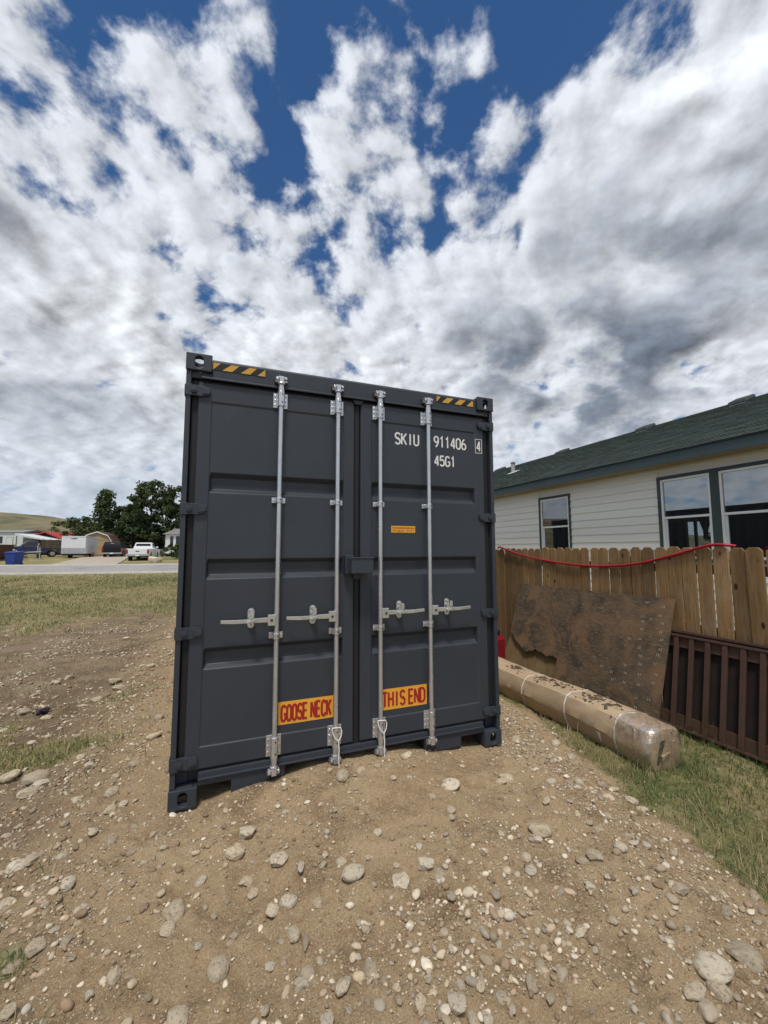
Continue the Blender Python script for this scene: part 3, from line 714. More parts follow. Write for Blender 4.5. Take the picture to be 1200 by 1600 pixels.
while z < 3.2:
    z1 = min(z + .178, 3.235); segs = [(YA, YB)]
    for (a, b, c, d) in WIN:
        if z1 > c and z < d: segs = [q for s0, s1 in segs for q in ((s0, min(s1, a + .02)), (max(s0, b - .02), s1)) if q[1] - q[0] > .02]
    cut = [4.29] if row == 19 else [((row * 1.7) % 3.7) + 7.5, ((row * 2.3) % 3.1) - 4.2]
    out = []
    for s0, s1 in segs:
        pts = [s0] + sorted(c for c in cut if s0 + .3 < c < s1 - .3) + [s1]
        out += [(pts[i] + (.0015 if i else 0), pts[i + 1] - (.0015 if i < len(pts) - 2 else 0)) for i in range(len(pts) - 1)]
    for s0, s1 in out:
        if z1 - z > .03:
            p = [(XH - .027, z), (XH - .006, z1 + .012), (XH + .004, z1 + .012), (XH + .004, z)]
            H(MB().prism([(a, b) for a, b in p], 1, s0, s1).build('siding_board', m_side, house))
    z += .178; row += 1
# wall body behind the boards, open at the windows
wl = MB(); ys_ = sorted([YA, YB] + [w[0] + .07 for w in WIN] + [w[1] - .07 for w in WIN])
wl.box(XH + .006, XH + .14, YA, YB, -.5, 1.40); wl.box(XH + .006, XH + .14, YA, YB, 2.93, 3.30)
for a, b in ((YA, ys_[1]), (ys_[2], ys_[3]), (ys_[4], YB)): wl.box(XH + .006, XH + .14, a, b, 1.402, 2.928)
H(wl.build('wall', m_side, house))
# windows
def window(y0, y1, z0, z1, mid, panes):
    w = MB(); t = .065
    w.box(XH - .034, XH - .002, y0, y1, z1 - t, z1); w.box(XH - .034, XH - .002, y0, y1, z0, z0 + t); w.box(XH - .034, XH - .002, y0, y0 + t, z0 + t, z1 - t); w.box(XH - .034, XH - .002, y1 - t, y1, z0 + t, z1 - t)
    for i in range(len(panes) - 1): w.box(XH - .034, XH - .002, panes[i][1], panes[i + 1][0], z0 + t, z1 - t)
    win = H(w.build('window', m_trim, house, bevel=.002))
    for (a, b) in panes:
        f = MB(); q = .042; za, zb = z0 + t, z1 - t
        for (aa, bb, cc, dd) in ((a, b, zb - q, zb), (a, b, za, za + q), (a, a + q, za + q, zb - q), (b - q, b, za + q, zb - q)): f.box(XH - .022, XH + .08, aa, bb, cc, dd)
        f.build('window_frame', m_vinyl, win, bevel=.003)
        u = MB(); u.box(XH - .014, XH + .03, a + q, b - q, mid - .02, mid + .022); u.build('meeting_rail', m_vinyl, win, bevel=.003)
        s = MB(); k = .032      # lower sash sits further in
        for (aa, bb, cc, dd) in ((a + q, a + q + k, za + q, mid - .02), (b - q - k, b - q, za + q, mid - .02)): MB().box(XH + .02, XH + .055, aa, bb, cc, dd).build('sash_stile', m_vinyl, win)
        MB().box(XH + .004, XH + .008, a + q, b - q, mid + .022, zb - q).build('pane', m_glass, win)
        MB().box(XH + .034, XH + .038, a + q + k, b - q - k, za + q, mid - .02).build('pane', m_glass, win)
window(*WIN[0], 2.165, [(5.14, 6.135)]); window(*WIN[1], 2.19, [(.745, 1.69), (1.835, 2.75)])
# dark rooms, far window and curtains
rm = MB(); 
for q in ((XH + .15, 12.9, -1.6, -1.5, 0, 3.1), (XH + .15, 12.9, 7.9, 8.0, 0, 3.1), (XH + .15, 12.9, -1.5, 7.9, 3.1, 3.15), (XH + .15, 12.9, -1.5, 7.9, .0, .05), (12.9, 13.0, -1.6, 8.0, 0, 1.45), (12.9, 13.0, -1.6, 8.0, 2.36, 3.15), (12.9, 13.0, -1.6, 4.0, 1.452, 2.358), (12.9, 13.0, 5.15, 8.0, 1.452, 2.358)): rm.box(*q)
rm.box(XH + .15, 12.9, 5.6, 5.66, .05, 3.1)
H(rm.build('room', m_room, house))
H(MB().box(12.88, 12.95, 4.86, 4.92, 1.45, 2.36).build('mullion', m_trim, house))
def curtain(y0, y1, x, zt, zb, k):
    n = 22; vs = []
    for j in range(9):
        f = j / 8; z_ = zt + (zb - zt) * f; pinch = 1 - k * math.sin(f * math.pi * .62) ** 2
        for i in range(n): g = i / (n - 1); yy = y0 + (y1 - y0) * (.5 + (g - .5) * pinch) ; vs.append((x + .03 * math.sin(g * 26 + j * .2), yy, z_))
    MBc = MB().add(vs, [(j * n + i, j * n + i + 1, (j + 1) * n + i + 1, (j + 1) * n + i) for j in range(8) for i in range(n - 1)]); MBc = H(MBc.build('curtain', m_curt, house, smooth=True))
    so_ = MBc.modifiers.new('t', 'SOLIDIFY'); so_.thickness = .006
curtain(4.25, 4.65, 12.6, 2.55, 1.85, .75); curtain(3.6, 4.3, 12.55, 2.55, 1.35, .35)
# eaves, roof
EX, EZ, RX, RZ = 8.08, 3.40, 12.8, 5.40; SL = (RZ - EZ) / (RX - EX); LS = math.hypot(RX - EX, RZ - EZ)
H(MB().box(EX, EX + .03, YA - .3, YB + .3, 3.205, 3.385).build('fascia', m_fascia, house))
H(MB().box(EX + .032, XH - .004, YA - .3, YB + .3, 3.212, 3.225).build('soffit', m_soff, house))
H(MB().box(EX - .012, EX + .02, YA - .3, YB + .3, 3.387, 3.397).build('drip_edge', m_trim, house))
rf = MB(); rf.add([(EX - .02, YA - .35, EZ), (EX - .02, YB + .35, EZ), (RX, YB + .35, RZ), (RX, YA - .35, RZ), (2 * RX - EX, YA - .35, EZ), (2 * RX - EX, YB + .35, EZ),
        (EX - .02, YA - .35, EZ - .012), (EX - .02, YB + .35, EZ - .012), (RX, YB + .35, RZ - .1), (RX, YA - .35, RZ - .1), (2 * RX - EX, YA - .35, EZ - .012), (2 * RX - EX, YB + .35, EZ - .012)],
       [(0, 1, 2, 3), (3, 2, 5, 4), (6, 9, 8, 7), (9, 10, 11, 8), (0, 6, 7, 1), (4, 5, 11, 10), (0, 3, 9, 6), (3, 4, 10, 9), (1, 7, 8, 2), (2, 8, 11, 5)])
roof = H(rf.build('roof', m_sheath, house))
# shingle tabs laid in courses; the nearest ones single, the rest as one piece
exp_, tw = .142, .33
tabs = []; ncr = int(LS / exp_)
for r_ in range(ncr + 1):
    off = (r_ % 2) * tw / 2 + ((r_ * 37) % 11) * .013
    y = YA - .3 + off - tw
    while y < YB + .3:
        s0 = r_ * exp_; tabs.append((s0, y, r_)); y += tw
ca_, sa_ = (RX - EX) / LS, (RZ - EZ) / LS
def slope_pt(s, y, lift): return (EX - .02 + s * ca_ - lift * sa_, y, EZ + s * sa_ + lift * ca_)
def tab_mesh(w, ln):
    t = MB(); q = .003
    pts = [(0, 0), (w - q, 0), (w - q, ln), (0, ln)]
    b = [(p[1] * ca_ - .001 * sa_, p[0], p[1] * sa_ + .001 * ca_) for p in pts]
    hts = [.017, .017, .004, .004]
    tp = [(p[1] * ca_ - h * sa_, p[0], p[1] * sa_ + h * ca_) for p, h in zip(pts, hts)]
    return t.hexa(b + tp)
tm = tab_mesh(tw, exp_ + .03).mesh('shingle'); tm.materials.append(m_shing)
def vis_key(tb): x, y, z_ = slope_pt(tb[0], tb[1], 0); return math.hypot(x - .25, y + 2.95) + (50 if (y < .75 + .36 * (x - 8)) else 0)
tabs.sort(key=vis_key); solo = tabs[:300]; rest = tabs[300:]
for s0, y, r_ in solo:
    o = bpy.data.objects.new('shingle', tm); COL.objects.link(o); o.parent = roof; o.matrix_parent_inverse = Matrix.Identity(4)
    p = slope_pt(s0, y, .002 + .0015 * ((int(y * 7) + r_) % 3)); o.location = p
rv = np.array([v.co[:] for v in tm.vertices]); rfc = np.array([p.vertices[:] for p in tm.polygons])
P_ = np.array([slope_pt(s0, y, .002 + .0015 * ((int(y * 7) + r_) % 3)) for s0, y, r_ in rest]); rs = np.random.default_rng(2)
Vr = (rv[None] + P_[:, None]).reshape(-1, 3); Fr = (rfc[None] + (np.arange(len(P_)) * 8)[:, None, None]).reshape(-1, 4)
tint = np.repeat(rs.uniform(.6, 1.4, len(P_)), 8)
m_shing2 = mat('green_shingle_rest', (.036, .056, .047), (.020, .033, .029), scale=30, rough=.95, bump=.003, bscale=150, attr='tint', c3=(.066, .09, .077), s3=90, lo3=.55, hi3=.7)
o = np_mesh('shingles', Vr, Fr, m_shing2, parent=roof, attrs={'tint': ('FLOAT_COLOR', np.stack([tint] * 3 + [np.ones_like(tint)], 1))}); o['kind'] = 'stuff'
# ridge caps and roof fittings
rc = MB().prism([(RX - .16, RZ - .055), (RX, RZ + .022), (RX + .16, RZ - .055), (RX, RZ + .008)], 1, YA - .35, YB + .35); H(rc.build('ridge_cap', m_shing, house))
m_vent = mat('dark_vent_plastic', (.024, .032, .030), rough=.6)
for yv in (3.31, 5.90, 9.3, 13.15):
    x0, x1 = 12.25, 12.66; zz = lambda x: EZ + (x - EX) * SL
    v = MB(); v.hexa([(x0, yv - .24, zz(x0) + .06), (x1, yv - .24, zz(x1) + .05), (x1, yv + .24, zz(x1) + .05), (x0, yv + .24, zz(x0) + .06), (x0 + .05, yv - .20, zz(x0) + .155), (x1 - .02, yv - .20, zz(x1) + .13), (x1 - .02, yv + .20, zz(x1) + .13), (x0 + .05, yv + .20, zz(x0) + .155)])
    vo = H(v.build('roof_vent', m_vent, house, bevel=.02))
    b = MB(); b.hexa([(x0 + .04, yv - .18, zz(x0) + .0), (x1, yv - .18, zz(x1)), (x1, yv + .18, zz(x1)), (x0 + .04, yv + .18, zz(x0)), (x0 + .04, yv - .18, zz(x0) + .062), (x1 - .01, yv - .18, zz(x1) + .052), (x1 - .01, yv + .18, zz(x1) + .052), (x0 + .04, yv + .18, zz(x0) + .062)]); b.build('vent_collar', m_pipe, vo)
xp, yp = 10.75, 10.08; zp_ = EZ + (xp - EX) * SL
fl = MB().hexa([(xp - .2, yp - .2, zp_ - .2 * SL + .012), (xp + .2, yp - .2, zp_ + .2 * SL + .012), (xp + .2, yp + .2, zp_ + .2 * SL + .012), (xp - .2, yp + .2, zp_ - .2 * SL + .012), (xp - .16, yp - .16, zp_ - .16 * SL + .03), (xp + .16, yp - .16, zp_ + .16 * SL + .03), (xp + .16, yp + .16, zp_ + .16 * SL + .03), (xp - .16, yp + .16, zp_ - .16 * SL + .03)])
H(fl.build('pipe_flashing', m_vinyl, house))
sp = H(MB().cyl((xp, yp, zp_), (xp, yp, zp_ + .36), .075, n=14).build('vent_pipe', m_pipe, house)); MB().cyl((xp, yp, zp_ + .36), (xp, yp, zp_ + .42), .10, .06, n=14).build('pipe_cap', m_vent, sp)

# ------------------------------------------------------------------ picket fence
def wood_mat(name, c1, c2, c3, along=2, rand=.36, knots=True):
    m = bpy.data.materials.new(name); m.use_nodes = True; t = m.node_tree; b = t.nodes['Principled BSDF']; n_ = t.nodes.new; l_ = t.links.new
    b.inputs['Roughness'].default_value = .85; b.inputs['Specular IOR Level'].default_value = .2
    tcn = n_('ShaderNodeTexCoord'); oi = n_('ShaderNodeObjectInfo')
    ad = n_('ShaderNodeVectorMath'); ad.operation = 'ADD'; sc = n_('ShaderNodeVectorMath'); sc.operation = 'SCALE'; sc.inputs[0].default_value = (5.3, 8.7, 23.1); l_(oi.outputs['Random'], sc.inputs['Scale']); l_(tcn.outputs['Object'], ad.inputs[0]); l_(sc.outputs[0], ad.inputs[1])
    mp = n_('ShaderNodeMapping'); s = [9, 9, 9]; s[along] = .55; mp.inputs['Scale'].default_value = s; l_(ad.outputs[0], mp.inputs[0])
    def noi(v, sc_, d=5, r=.6, di=0.):
        n = n_('ShaderNodeTexNoise'); l_(v, n.inputs['Vector']); n.inputs['Scale'].default_value = sc_; n.inputs['Detail'].default_value = d; n.inputs['Roughness'].default_value = r; n.inputs['Distortion'].default_value = di; return n.outputs[0]
    def mr(x, a, c, lo=0., hi=1.):
        n = n_('ShaderNodeMapRange'); l_(x, n.inputs[0])
        for i, v in zip((1, 2, 3, 4), (a, c, lo, hi)): n.inputs[i].default_value = v
        return n.outputs[0]
    def mix(f, a, c):
        n = n_('ShaderNodeMix'); n.data_type = 'RGBA'; l_(f, n.inputs[0])
        for i, v in ((6, a), (7, c)):
            if isinstance(v, tuple): n.inputs[i].default_value = (*v, 1)
            else: l_(v, n.inputs[i])
        return n.outputs[2]
    grain = noi(mp.outputs[0], 3.5, 6, .65, .5)
    col = mix(mr(grain, .36, .64), c1, c2)
    col = mix(mr(noi(ad.outputs[0], 2.2, 4), .52, .72), col, c3)
    fine = noi(mp.outputs[0], 14, 3, .6); col = mix(mr(fine, .58, .72), col, tuple(v * .55 for v in c2))
    if knots:
        vo = n_('ShaderNodeTexVoronoi'); mp2 = n_('ShaderNodeMapping'); s2 = [5.5, 5.5, 5.5]; s2[along] = 2.6; mp2.inputs['Scale'].default_value = s2; l_(ad.outputs[0], mp2.inputs[0]); l_(mp2.outputs[0], vo.inputs['Vector']); vo.inputs['Scale'].default_value = 1.0
        col = mix(mr(vo.outputs['Distance'], .10, .06), col, (.05, .026, .012))
    hs = n_('ShaderNodeHueSaturation'); l_(mr(oi.outputs['Random'], 0, 1, 1 - rand, 1 + rand), hs.inputs['Value']); l_(col, hs.inputs['Color']); l_(hs.outputs[0], b.inputs['Base Color'])
    bp = n_('ShaderNodeBump'); bp.inputs['Distance'].default_value = .003; l_(grain, bp.inputs['Height']); l_(bp.outputs[0], b.inputs['Normal'])
    return m
m_picket = wood_mat('cedar_picket', (.30, .190, .090), (.195, .116, .053), (.28, .205, .128))
m_rail = wood_mat('fence_rail', (.16, .095, .05), (.10, .06, .03), (.13, .09, .06), along=1, knots=False)
FX = 4.68
fence = empty('wooden_fence', (FX, 1.5, -.2), 0, 'brown dog-ear wooden picket fence running in front of the house', 'fence')
IF = Matrix.Translation((-FX, -1.5, .2))
pick_meshes = []
rp = random.Random(21)
for k in range(6):
    w = .1365 + rp.uniform(-.004, .002); c = .034 + rp.uniform(-.005, .006); h = 1.80 + rp.uniform(-.008, .01)
    pf = [(-w / 2, 0), (w / 2, 0), (w / 2, h - c), (w / 2 - c * .95, h), (-w / 2 + c * .95, h), (-w / 2, h - c)]
    me = MB().prism(pf, 0, -.009, .009).mesh('picket'); bq = bmesh.new(); bq.from_mesh(me); bmesh.ops.bevel(bq, geom=[e for e in bq.edges if abs(e.verts[0].co.x - e.verts[1].co.x) < .001], offset=.0045, segments=1, affect='EDGES'); bq.to_mesh(me); bq.free(); me.materials.append(m_picket); pick_meshes.append(me)
y = -3.0; i = 0
while y < 9.0:
    o = bpy.data.objects.new('picket', pick_meshes[rp.randrange(6)]); COL.objects.link(o); o.parent = fence; o.matrix_parent_inverse = IF
    gz = float(G0(FX, y)); o.location = (FX + rp.uniform(-.007, .006), y, -.205 + rp.uniform(-.012, .012)); o.rotation_euler = (rp.uniform(-.007, .007), rp.uniform(-.004, .004), rp.uniform(-.012, .012))
    o.scale = (1, rp.choice((1, -1)), 1); y += .1432 + rp.uniform(-.0015, .0022)
for zc in (.15, .78, 1.38):
    r_ = MB().box(FX + .0095, FX + .047, -3.05, 9.0, zc - .045, zc + .045).build('rail', m_rail, fence); r_.matrix_parent_inverse = IF
for yc in (-1.9, .55, 3.0, 5.45, 7.9):
    r_ = MB().box(FX + .05, FX + .14, yc - .045, yc + .045, -.5, 1.5).build('post', m_rail, fence); r_.matrix_parent_inverse = IF

# red hose slung along the fence top
m_hose = mat('red_hose_rubber', (.36, .012, .022), (.28, .010, .018), scale=12, rough=.38)
hp_ = [(FX + .02, 3.02, 1.60), (FX - .035, 2.90, 1.618), (FX - .035, 2.62, 1.545), (FX - .028, 2.17, 1.455), (FX - .027, 1.65, 1.395), (FX - .027, 1.12, 1.365), (FX - .027, .73, 1.378), (FX - .028, .40, 1.418), (FX - .028, .03, 1.51), (FX - .030, -.28, 1.60), (FX - .028, -.38, 1.618), (FX - .02, -.47, 1.616), (FX + .03, -.53, 1.605)]
def smooth_path(p, n=6):
    P = [Vector(q) for q in p]; out = []
    for i in range(len(P) - 1):
        a, b, c, d = P[max(i - 1, 0)], P[i], P[i + 1], P[min(i + 2, len(P) - 1)]
        for k in range(n):
            t = k / n; out.append(.5 * ((2 * b) + (c - a) * t + (2 * a - 5 * b + 4 * c - d) * t * t + (3 * b - a - 3 * c + d) * t ** 3))
    return out + [P[-1]]
ho_ = MB().tube(smooth_path(hp_), .0145, n=10).build('garden_hose', m_hose, None, smooth=True)
tag(ho_, 'red hose sagging along the top of the wooden fence', 'hose')

# weathered strand board leaning on the fence
m_osb = mat('weathered_strand_board', (.150, .102, .062), (.058, .044, .032), scale=3.2, rough=.95, detail=7, bump=.004, bscale=55, c3=(.20, .115, .060), s3=1.7, lo3=.50, hi3=.66, stretch=(1, 1, 1), distort=1.2)
def add_strands(m):
    t = m.node_tree; b = t.nodes['Principled BSDF']; src = b.inputs['Base Color'].links[0].from_socket; n_ = t.nodes.new; l_ = t.links.new
    tcn = n_('ShaderNodeTexCoord')
    for ang, sc, lo in ((.5, 1.0, .60), (-.7, 1.3, .62), (1.9, 1.1, .63)):
        mp = n_('ShaderNodeMapping'); mp.inputs['Rotation'].default_value = (ang, 0, 0); mp.inputs['Scale'].default_value = (1, 14 * sc, 75 * sc); l_(tcn.outputs['Object'], mp.inputs[0])
        n = n_('ShaderNodeTexNoise'); l_(mp.outputs[0], n.inputs['Vector']); n.inputs['Scale'].default_value = 1; n.inputs['Detail'].default_value = 2
        r_ = n_('ShaderNodeMapRange'); l_(n.outputs[0], r_.inputs[0]); r_.inputs[1].default_value = lo; r_.inputs[2].default_value = lo + .06; r_.inputs[4].default_value = .65
        mx = n_('ShaderNodeMix'); mx.data_type = 'RGBA'; l_(r_.outputs[0], mx.inputs[0]); l_(src, mx.inputs[6]); mx.inputs[7].default_value = (.215, .155, .098, 1); src = mx.outputs[2]
    l_(src, b.inputs['Base Color'])
add_strands(m_osb)
U_ = Vector((0, 1, -.0095)).normalized(); V_ = Vector((-.219, -.009, -.976)).normalized(); N_ = U_.cross(V_).normalized()
O_ = Vector((4.62, 0.0, 1.066))
def sheet(name, pts, m, th, O=O_, Ud=U_, Vd=V_, parent=None):
    n = Ud.cross(Vd).normalized(); n = n if n.x < 0 else -n
    f = [O + Ud * a + Vd * b for a, b in pts]; k = len(f); mb = MB()
    mb.add(list(f) + [p - n * th for p in f], [tuple(range(k)), tuple(range(2 * k - 1, k - 1, -1))] + [(i, (i + 1) % k, k + (i + 1) % k, k + i) for i in range(k)])
    return mb.build(name, m, parent)
tear = [(2.384, 0), (2.42, .30), (2.448, .745), (2.40, .770), (2.345, .815), (2.30, .855), (2.22, .885), (2.15, .935), (2.097, .962), (2.03, .958), (1.98, .935), (1.93, .929), (1.90, .900), (1.872, .888), (1.82, .915), (1.76, .905), (1.704, .924), (1.66, .945), (1.60, .918), (1.551, .913), (1.50, .918), (1.462, .940), (1.476, 1.02), (1.470, 1.12), (1.481, 1.243)]
osb = sheet('strand_board', [(0, 0)] + tear + [(.076, 1.245), (.04, .6)], m_osb, .012)
tag(osb, 'large weathered strand board with torn lower corner leaning on the fence', 'board')
st = MB(); m_staple = mat('staple_wire', (.62, .62, .60), rough=.4, metal=.3)
for (a, b) in [(.292, .054), (.111, .083), (.136, .179), (.233, .225), (.317, .263), (.105, .254), (.327, .348), (.117, .348), (.335, .452), (.099, .421), (.461, .475), (.335, .55), (.107, .52), (.127, .578), (.318, .628), (.478, .766), (.148, .672), (.31, .715), (.778, .848), (.641, .878), (.473, .848), (.308, .821), (.13, .775), (.622, .955), (.474, .946), (.31, .927), (.151, .867), (1.006, 1.133), (.648, 1.158), (.323, 1.067), (.185, 1.04), (.319, 1.159)]:
    nrm = -N_ if N_.x > 0 else N_
    for du in (-.010, .010):
        p = O_ + U_ * (a + du) + V_ * b + nrm * .001; q = p + V_ * .022 + U_ * .004; st.tube([p, p + nrm * .003, q + nrm * .003, q], .0018, n=4)
so2 = st.build('staples', m_staple, osb); so2['kind'] = 'stuff'
# smaller lighter board behind it
m_ply = wood_mat('plywood_offcut', (.215, .15, .078), (.15, .10, .052), (.235, .175, .10), along=2, knots=False)
O2 = Vector((4.545, 0, .52)); V2 = Vector((-.205, 0, -.976)).normalized()
ply = sheet('plywood_offcut', [(1.40, .02), (2.36, .02), (2.42, .05), (2.62, .705), (1.462, .705), (1.45, .40)], m_ply, .012, O2, Vector((0, 1, 0)), V2)
tag(ply, 'small tan plywood offcut showing through the torn corner of the strand board', 'board')
# red jerrycan half hidden behind the container corner
m_can = mat('red_plastic', (.26, .010, .020), (.22, .009, .017), scale=8, rough=.4)
can = empty('fuel_can', (4.30, 2.66, -.175), .2, 'red plastic can half hidden behind the right container corner', 'can')
cb = MB().prism([(-.14, 0), (.14, 0), (.15, .06), (.15, .36), (.10, .43), (-.10, .43), (-.15, .36), (-.15, .06)], 0, -.10, .10).build('can_body', m_can, can, bevel=.025, seg=3)
MB().cyl((0, -.07, .42), (0, -.10, .49), .03, n=14).build('cap', m_blk, can); MB().tube([(0, -.03, .42), (0, -.02, .50), (0, .06, .515), (0, .12, .47), (0, .13, .41)], .013, n=8).build('can_handle', m_can, can)

# brown slatted panel leaning on the fence
m_brown = mat('dark_brown_paint', (.084, .046, .033), (.066, .036, .027), scale=7, rough=.55, spec=.35, c3=(.085, .05, .042), s3=18, lo3=.6, hi3=.75)
pan = empty('slatted_panel', (4.44, -.7, -.155), 0, 'dark brown slatted panel leaning on the fence beside the strand board', 'panel')
PB = Vector((4.445, 0, -.150)); PU = Vector((0, -1, 0)); PV = Vector((.155, 0, .915)).normalized(); PN = PU.cross(PV).normalized(); PN = PN if PN.x < 0 else -PN
IP = Matrix.Translation((-4.44, .7, .155))
def pbox(name, u0, u1, v0, v1, n0, n1, bev=.003):
    p = [PB + PU * u + PV * v + PN * n for n, u, v in ((n0, u0, v0), (n0, u1, v0), (n1, u1, v0), (n1, u0, v0), (n0, u0, v1), (n0, u1, v1), (n1, u1, v1), (n1, u0, v1))]
    o = MB().hexa(p).build(name, m_brown, pan, bevel=bev); o.matrix_parent_inverse = IP; return o
PL = 1.62
pbox('bottom_cap', -.11, PL, 0, .022, -.035, .050); pbox('bottom_rail', -.10, PL - .01, .022, .130, -.012, .012)
pbox('top_rail', -.10, PL - .01, .760, .862, -.012, .012); pbox('top_cap', -.11, PL, .862, .885, -.012, .045); pbox('top_board', -.12, PL + .01, .900, .925, -.05, .020); pbox('cap_web', -.11, PL, .885, .900, -.03, -.008)
for k in range(-1, 12):
    u = .035 + k * .1445
    pbox('slat', u - .021, u + .021, .023, .861, .013, .040)
bb_ = pbox('gap_darkener', -.10, PL - .01, .10, .80, -.034, -.022); bb_.data.materials[0] = mat('slat_gap_dark', (.014, .009, .008), (.022, .013, .010), scale=6, rough=.9)  # near-black sheet added behind the slats so the openings read as dark
tag(pan, 'dark brown slatted panel leaning on the fence beside the strand board', 'panel')

# long bundle wrapped in brown cardboard
m_card = mat('brown_cardboard', (.45, .335, .215), (.37, .27, .17), scale=2.2, rough=.75, bump=.0025, bscale=16, c3=(.46, .35, .235), s3=6, lo3=.52, hi3=.7, stretch=(3, .8, 3))
roll = empty('wrapped_bundle', (3.62, -.42, -.21), 0, 'long cardboard-wrapped bundle with white straps lying on the grass by the container', 'bundle')
IR = Matrix.Translation((-3.62, .42, .21))
sec = [(-.080, -.166), (.085, -.168), (.150, -.150), (.176, -.095), (.184, -.020), (.180, .070), (.158, .118), (.095, .142), (.0, .150), (-.085, .146), (-.138, .122), (-.172, .055), (-.182, -.012), (-.176, -.036), (-.146, -.125), (-.125, -.156)]
def axis_pt(y): return Vector((3.618 + .030 * (y + .45) / 2 + .008 * math.sin(y * 2.2), y, -.008 + .012 * math.sin(y * 3 + 1)))
def ring(y, off=0.0, k=1.0):
    c = axis_pt(y); out = []
    for j, (a, b) in enumerate(sec):
        L_0 = math.hypot(a, b); w = 1 + .014 * math.sin(y * 7 + j * 1.7) + .014 * math.sin(y * 19 + j * 2.9) + .010 * math.sin(y * 47 + j * 4.1); f = (1.10 * k * w * L_0 + off) / L_0
        out.append(Vector((c.x + a * f, y, c.z + b * f)))
    return out
rb = MB(); ysr = [-.53, -.525, -.50, -.46] + [-.46 + .06 * i for i in range(1, 58)]; ks = {-.53: .80, -.525: .90, -.50: .97, -.46: 1.0}
vs = []; ns = len(sec)
for y in ysr: vs += ring(y, 0, ks.get(y, 1.0))
fs = [(i * ns + j, i * ns + (j + 1) % ns, (i + 1) * ns + (j + 1) % ns, (i + 1) * ns + j) for i in range(len(ysr) - 1) for j in range(ns)]
fs += [tuple(range(ns))[::-1], tuple(range((len(ysr) - 1) * ns, len(ysr) * ns))]
rbo = rb.add(vs, fs).build('cardboard_wrap', m_card, roll, auto=28); rbo.matrix_parent_inverse = IR
# torn end flaps
ef = MB()
ef.hexa([(3.56, -.534, -.185), (3.665, -.536, -.190), (3.665, -.526, -.190), (3.56, -.526, -.185), (3.535, -.560, -.045), (3.66, -.544, -.035), (3.66, -.530, -.035), (3.545, -.530, -.045)])
x_ = ef.build('end_flap', m_card, roll, bevel=.004); x_.matrix_parent_inverse = IR
ef = MB().hexa([(3.672, -.536, -.180), (3.765, -.522, -.150), (3.765, -.512, -.150), (3.672, -.526, -.180), (3.672, -.544, .045), (3.760, -.526, .03), (3.760, -.516, .03), (3.672, -.530, .045)]); x_ = ef.build('end_flap', m_card, roll, bevel=.004); x_.matrix_parent_inverse = IR
m_cut = mat('dark_tear', (.05, .035, .022), rough=.9)
x_ = MB().hexa([(3.50, -.4745, -.12), (3.53, -.4745, -.12), (3.53, -.531, -.12), (3.50, -.531, -.12), (3.555, -.535, .05), (3.61, -.535, .06), (3.61, -.531, .06), (3.555, -.531, .05)]).build('torn_gap', m_cut, roll); x_.matrix_parent_inverse = IR
# clear film pulled over the near end
m_film = bpy.data.materials.new('clear_film'); m_film.use_nodes = True
def film(m):
    t = m.node_tree; t.nodes.clear(); n_ = t.nodes.new; l_ = t.links.new
    o = n_('ShaderNodeOutputMaterial'); mx = n_('ShaderNodeMixShader'); tr = n_('ShaderNodeBsdfTransparent'); gl = n_('ShaderNodeBsdfGlossy'); gl.inputs['Roughness'].default_value = .34
    tcn = n_('ShaderNodeTexCoord'); n = n_('ShaderNodeTexNoise'); l_(tcn.outputs['Object'], n.inputs['Vector']); n.inputs['Scale'].default_value = 9; n.inputs['Detail'].default_value = 3; n.inputs['Distortion'].default_value = 2.5
    bp = n_('ShaderNodeBump'); bp.inputs['Distance'].default_value = .014; l_(n.outputs[0], bp.inputs['Height']); l_(bp.outputs[0], gl.inputs['Normal'])
    r_ = n_('ShaderNodeMapRange'); l_(n.outputs[0], r_.inputs[0]); r_.inputs[1].default_value = .35; r_.inputs[2].default_value = .7; r_.inputs[3].default_value = .06; r_.inputs[4].default_value = .55
    l_(r_.outputs[0], mx.inputs[0]); l_(tr.outputs[0], mx.inputs[1]); l_(gl.outputs[0], mx.inputs[2]); l_(mx.outputs[0], o.inputs[0])
film(m_film)
fm = MB(); yf = [-.552, -.55, -.538, -.50, -.44, -.38, -.32, -.26, -.21]; kf = [.50, .78, .92, 1.0, 1.02, 1.02, 1.015, 1.02, 1.01]; vs = []
for y, k in zip(yf, kf): vs += ring(y, .006 + .004 * math.sin(y * 60), k)
x_ = fm.add(vs, [(i * ns + j, i * ns + (j + 1) % ns, (i + 1) * ns + (j + 1) % ns, (i + 1) * ns + j) for i in range(len(yf) - 1) for j in range(ns)] + [tuple(range(ns))]).build('plastic_film', m_film, roll, smooth=True); x_.matrix_parent_inverse = IR
m_strap = mat('white_strap', (.72, .71, .68), rough=.5)
for y, wd in ((.97, .010), (.34, .011), (-.235, .012)):
    r0, r1 = ring(y - wd / 2, .004), ring(y + wd / 2, .004); k = len(sec); r2, r3 = ring(y - wd / 2, .001), ring(y + wd / 2, .001)
    for r_ in (r0, r1, r2, r3):
        for q, p in enumerate(r_): p.y += .05 * (p.z + .03) - .06 * (p.x - 3.6)
    x_ = MB().add(r0 + r1 + r2 + r3, [(i, (i + 1) % k, k + (i + 1) % k, k + i) for i in range(k)] + [(i, 2 * k + i, 2 * k + (i + 1) % k, (i + 1) % k) for i in range(k)] + [(k + i, k + (i + 1) % k, 3 * k + (i + 1) % k, 3 * k + i) for i in range(k)]).build('strap', m_strap, roll); x_.matrix_parent_inverse = IR
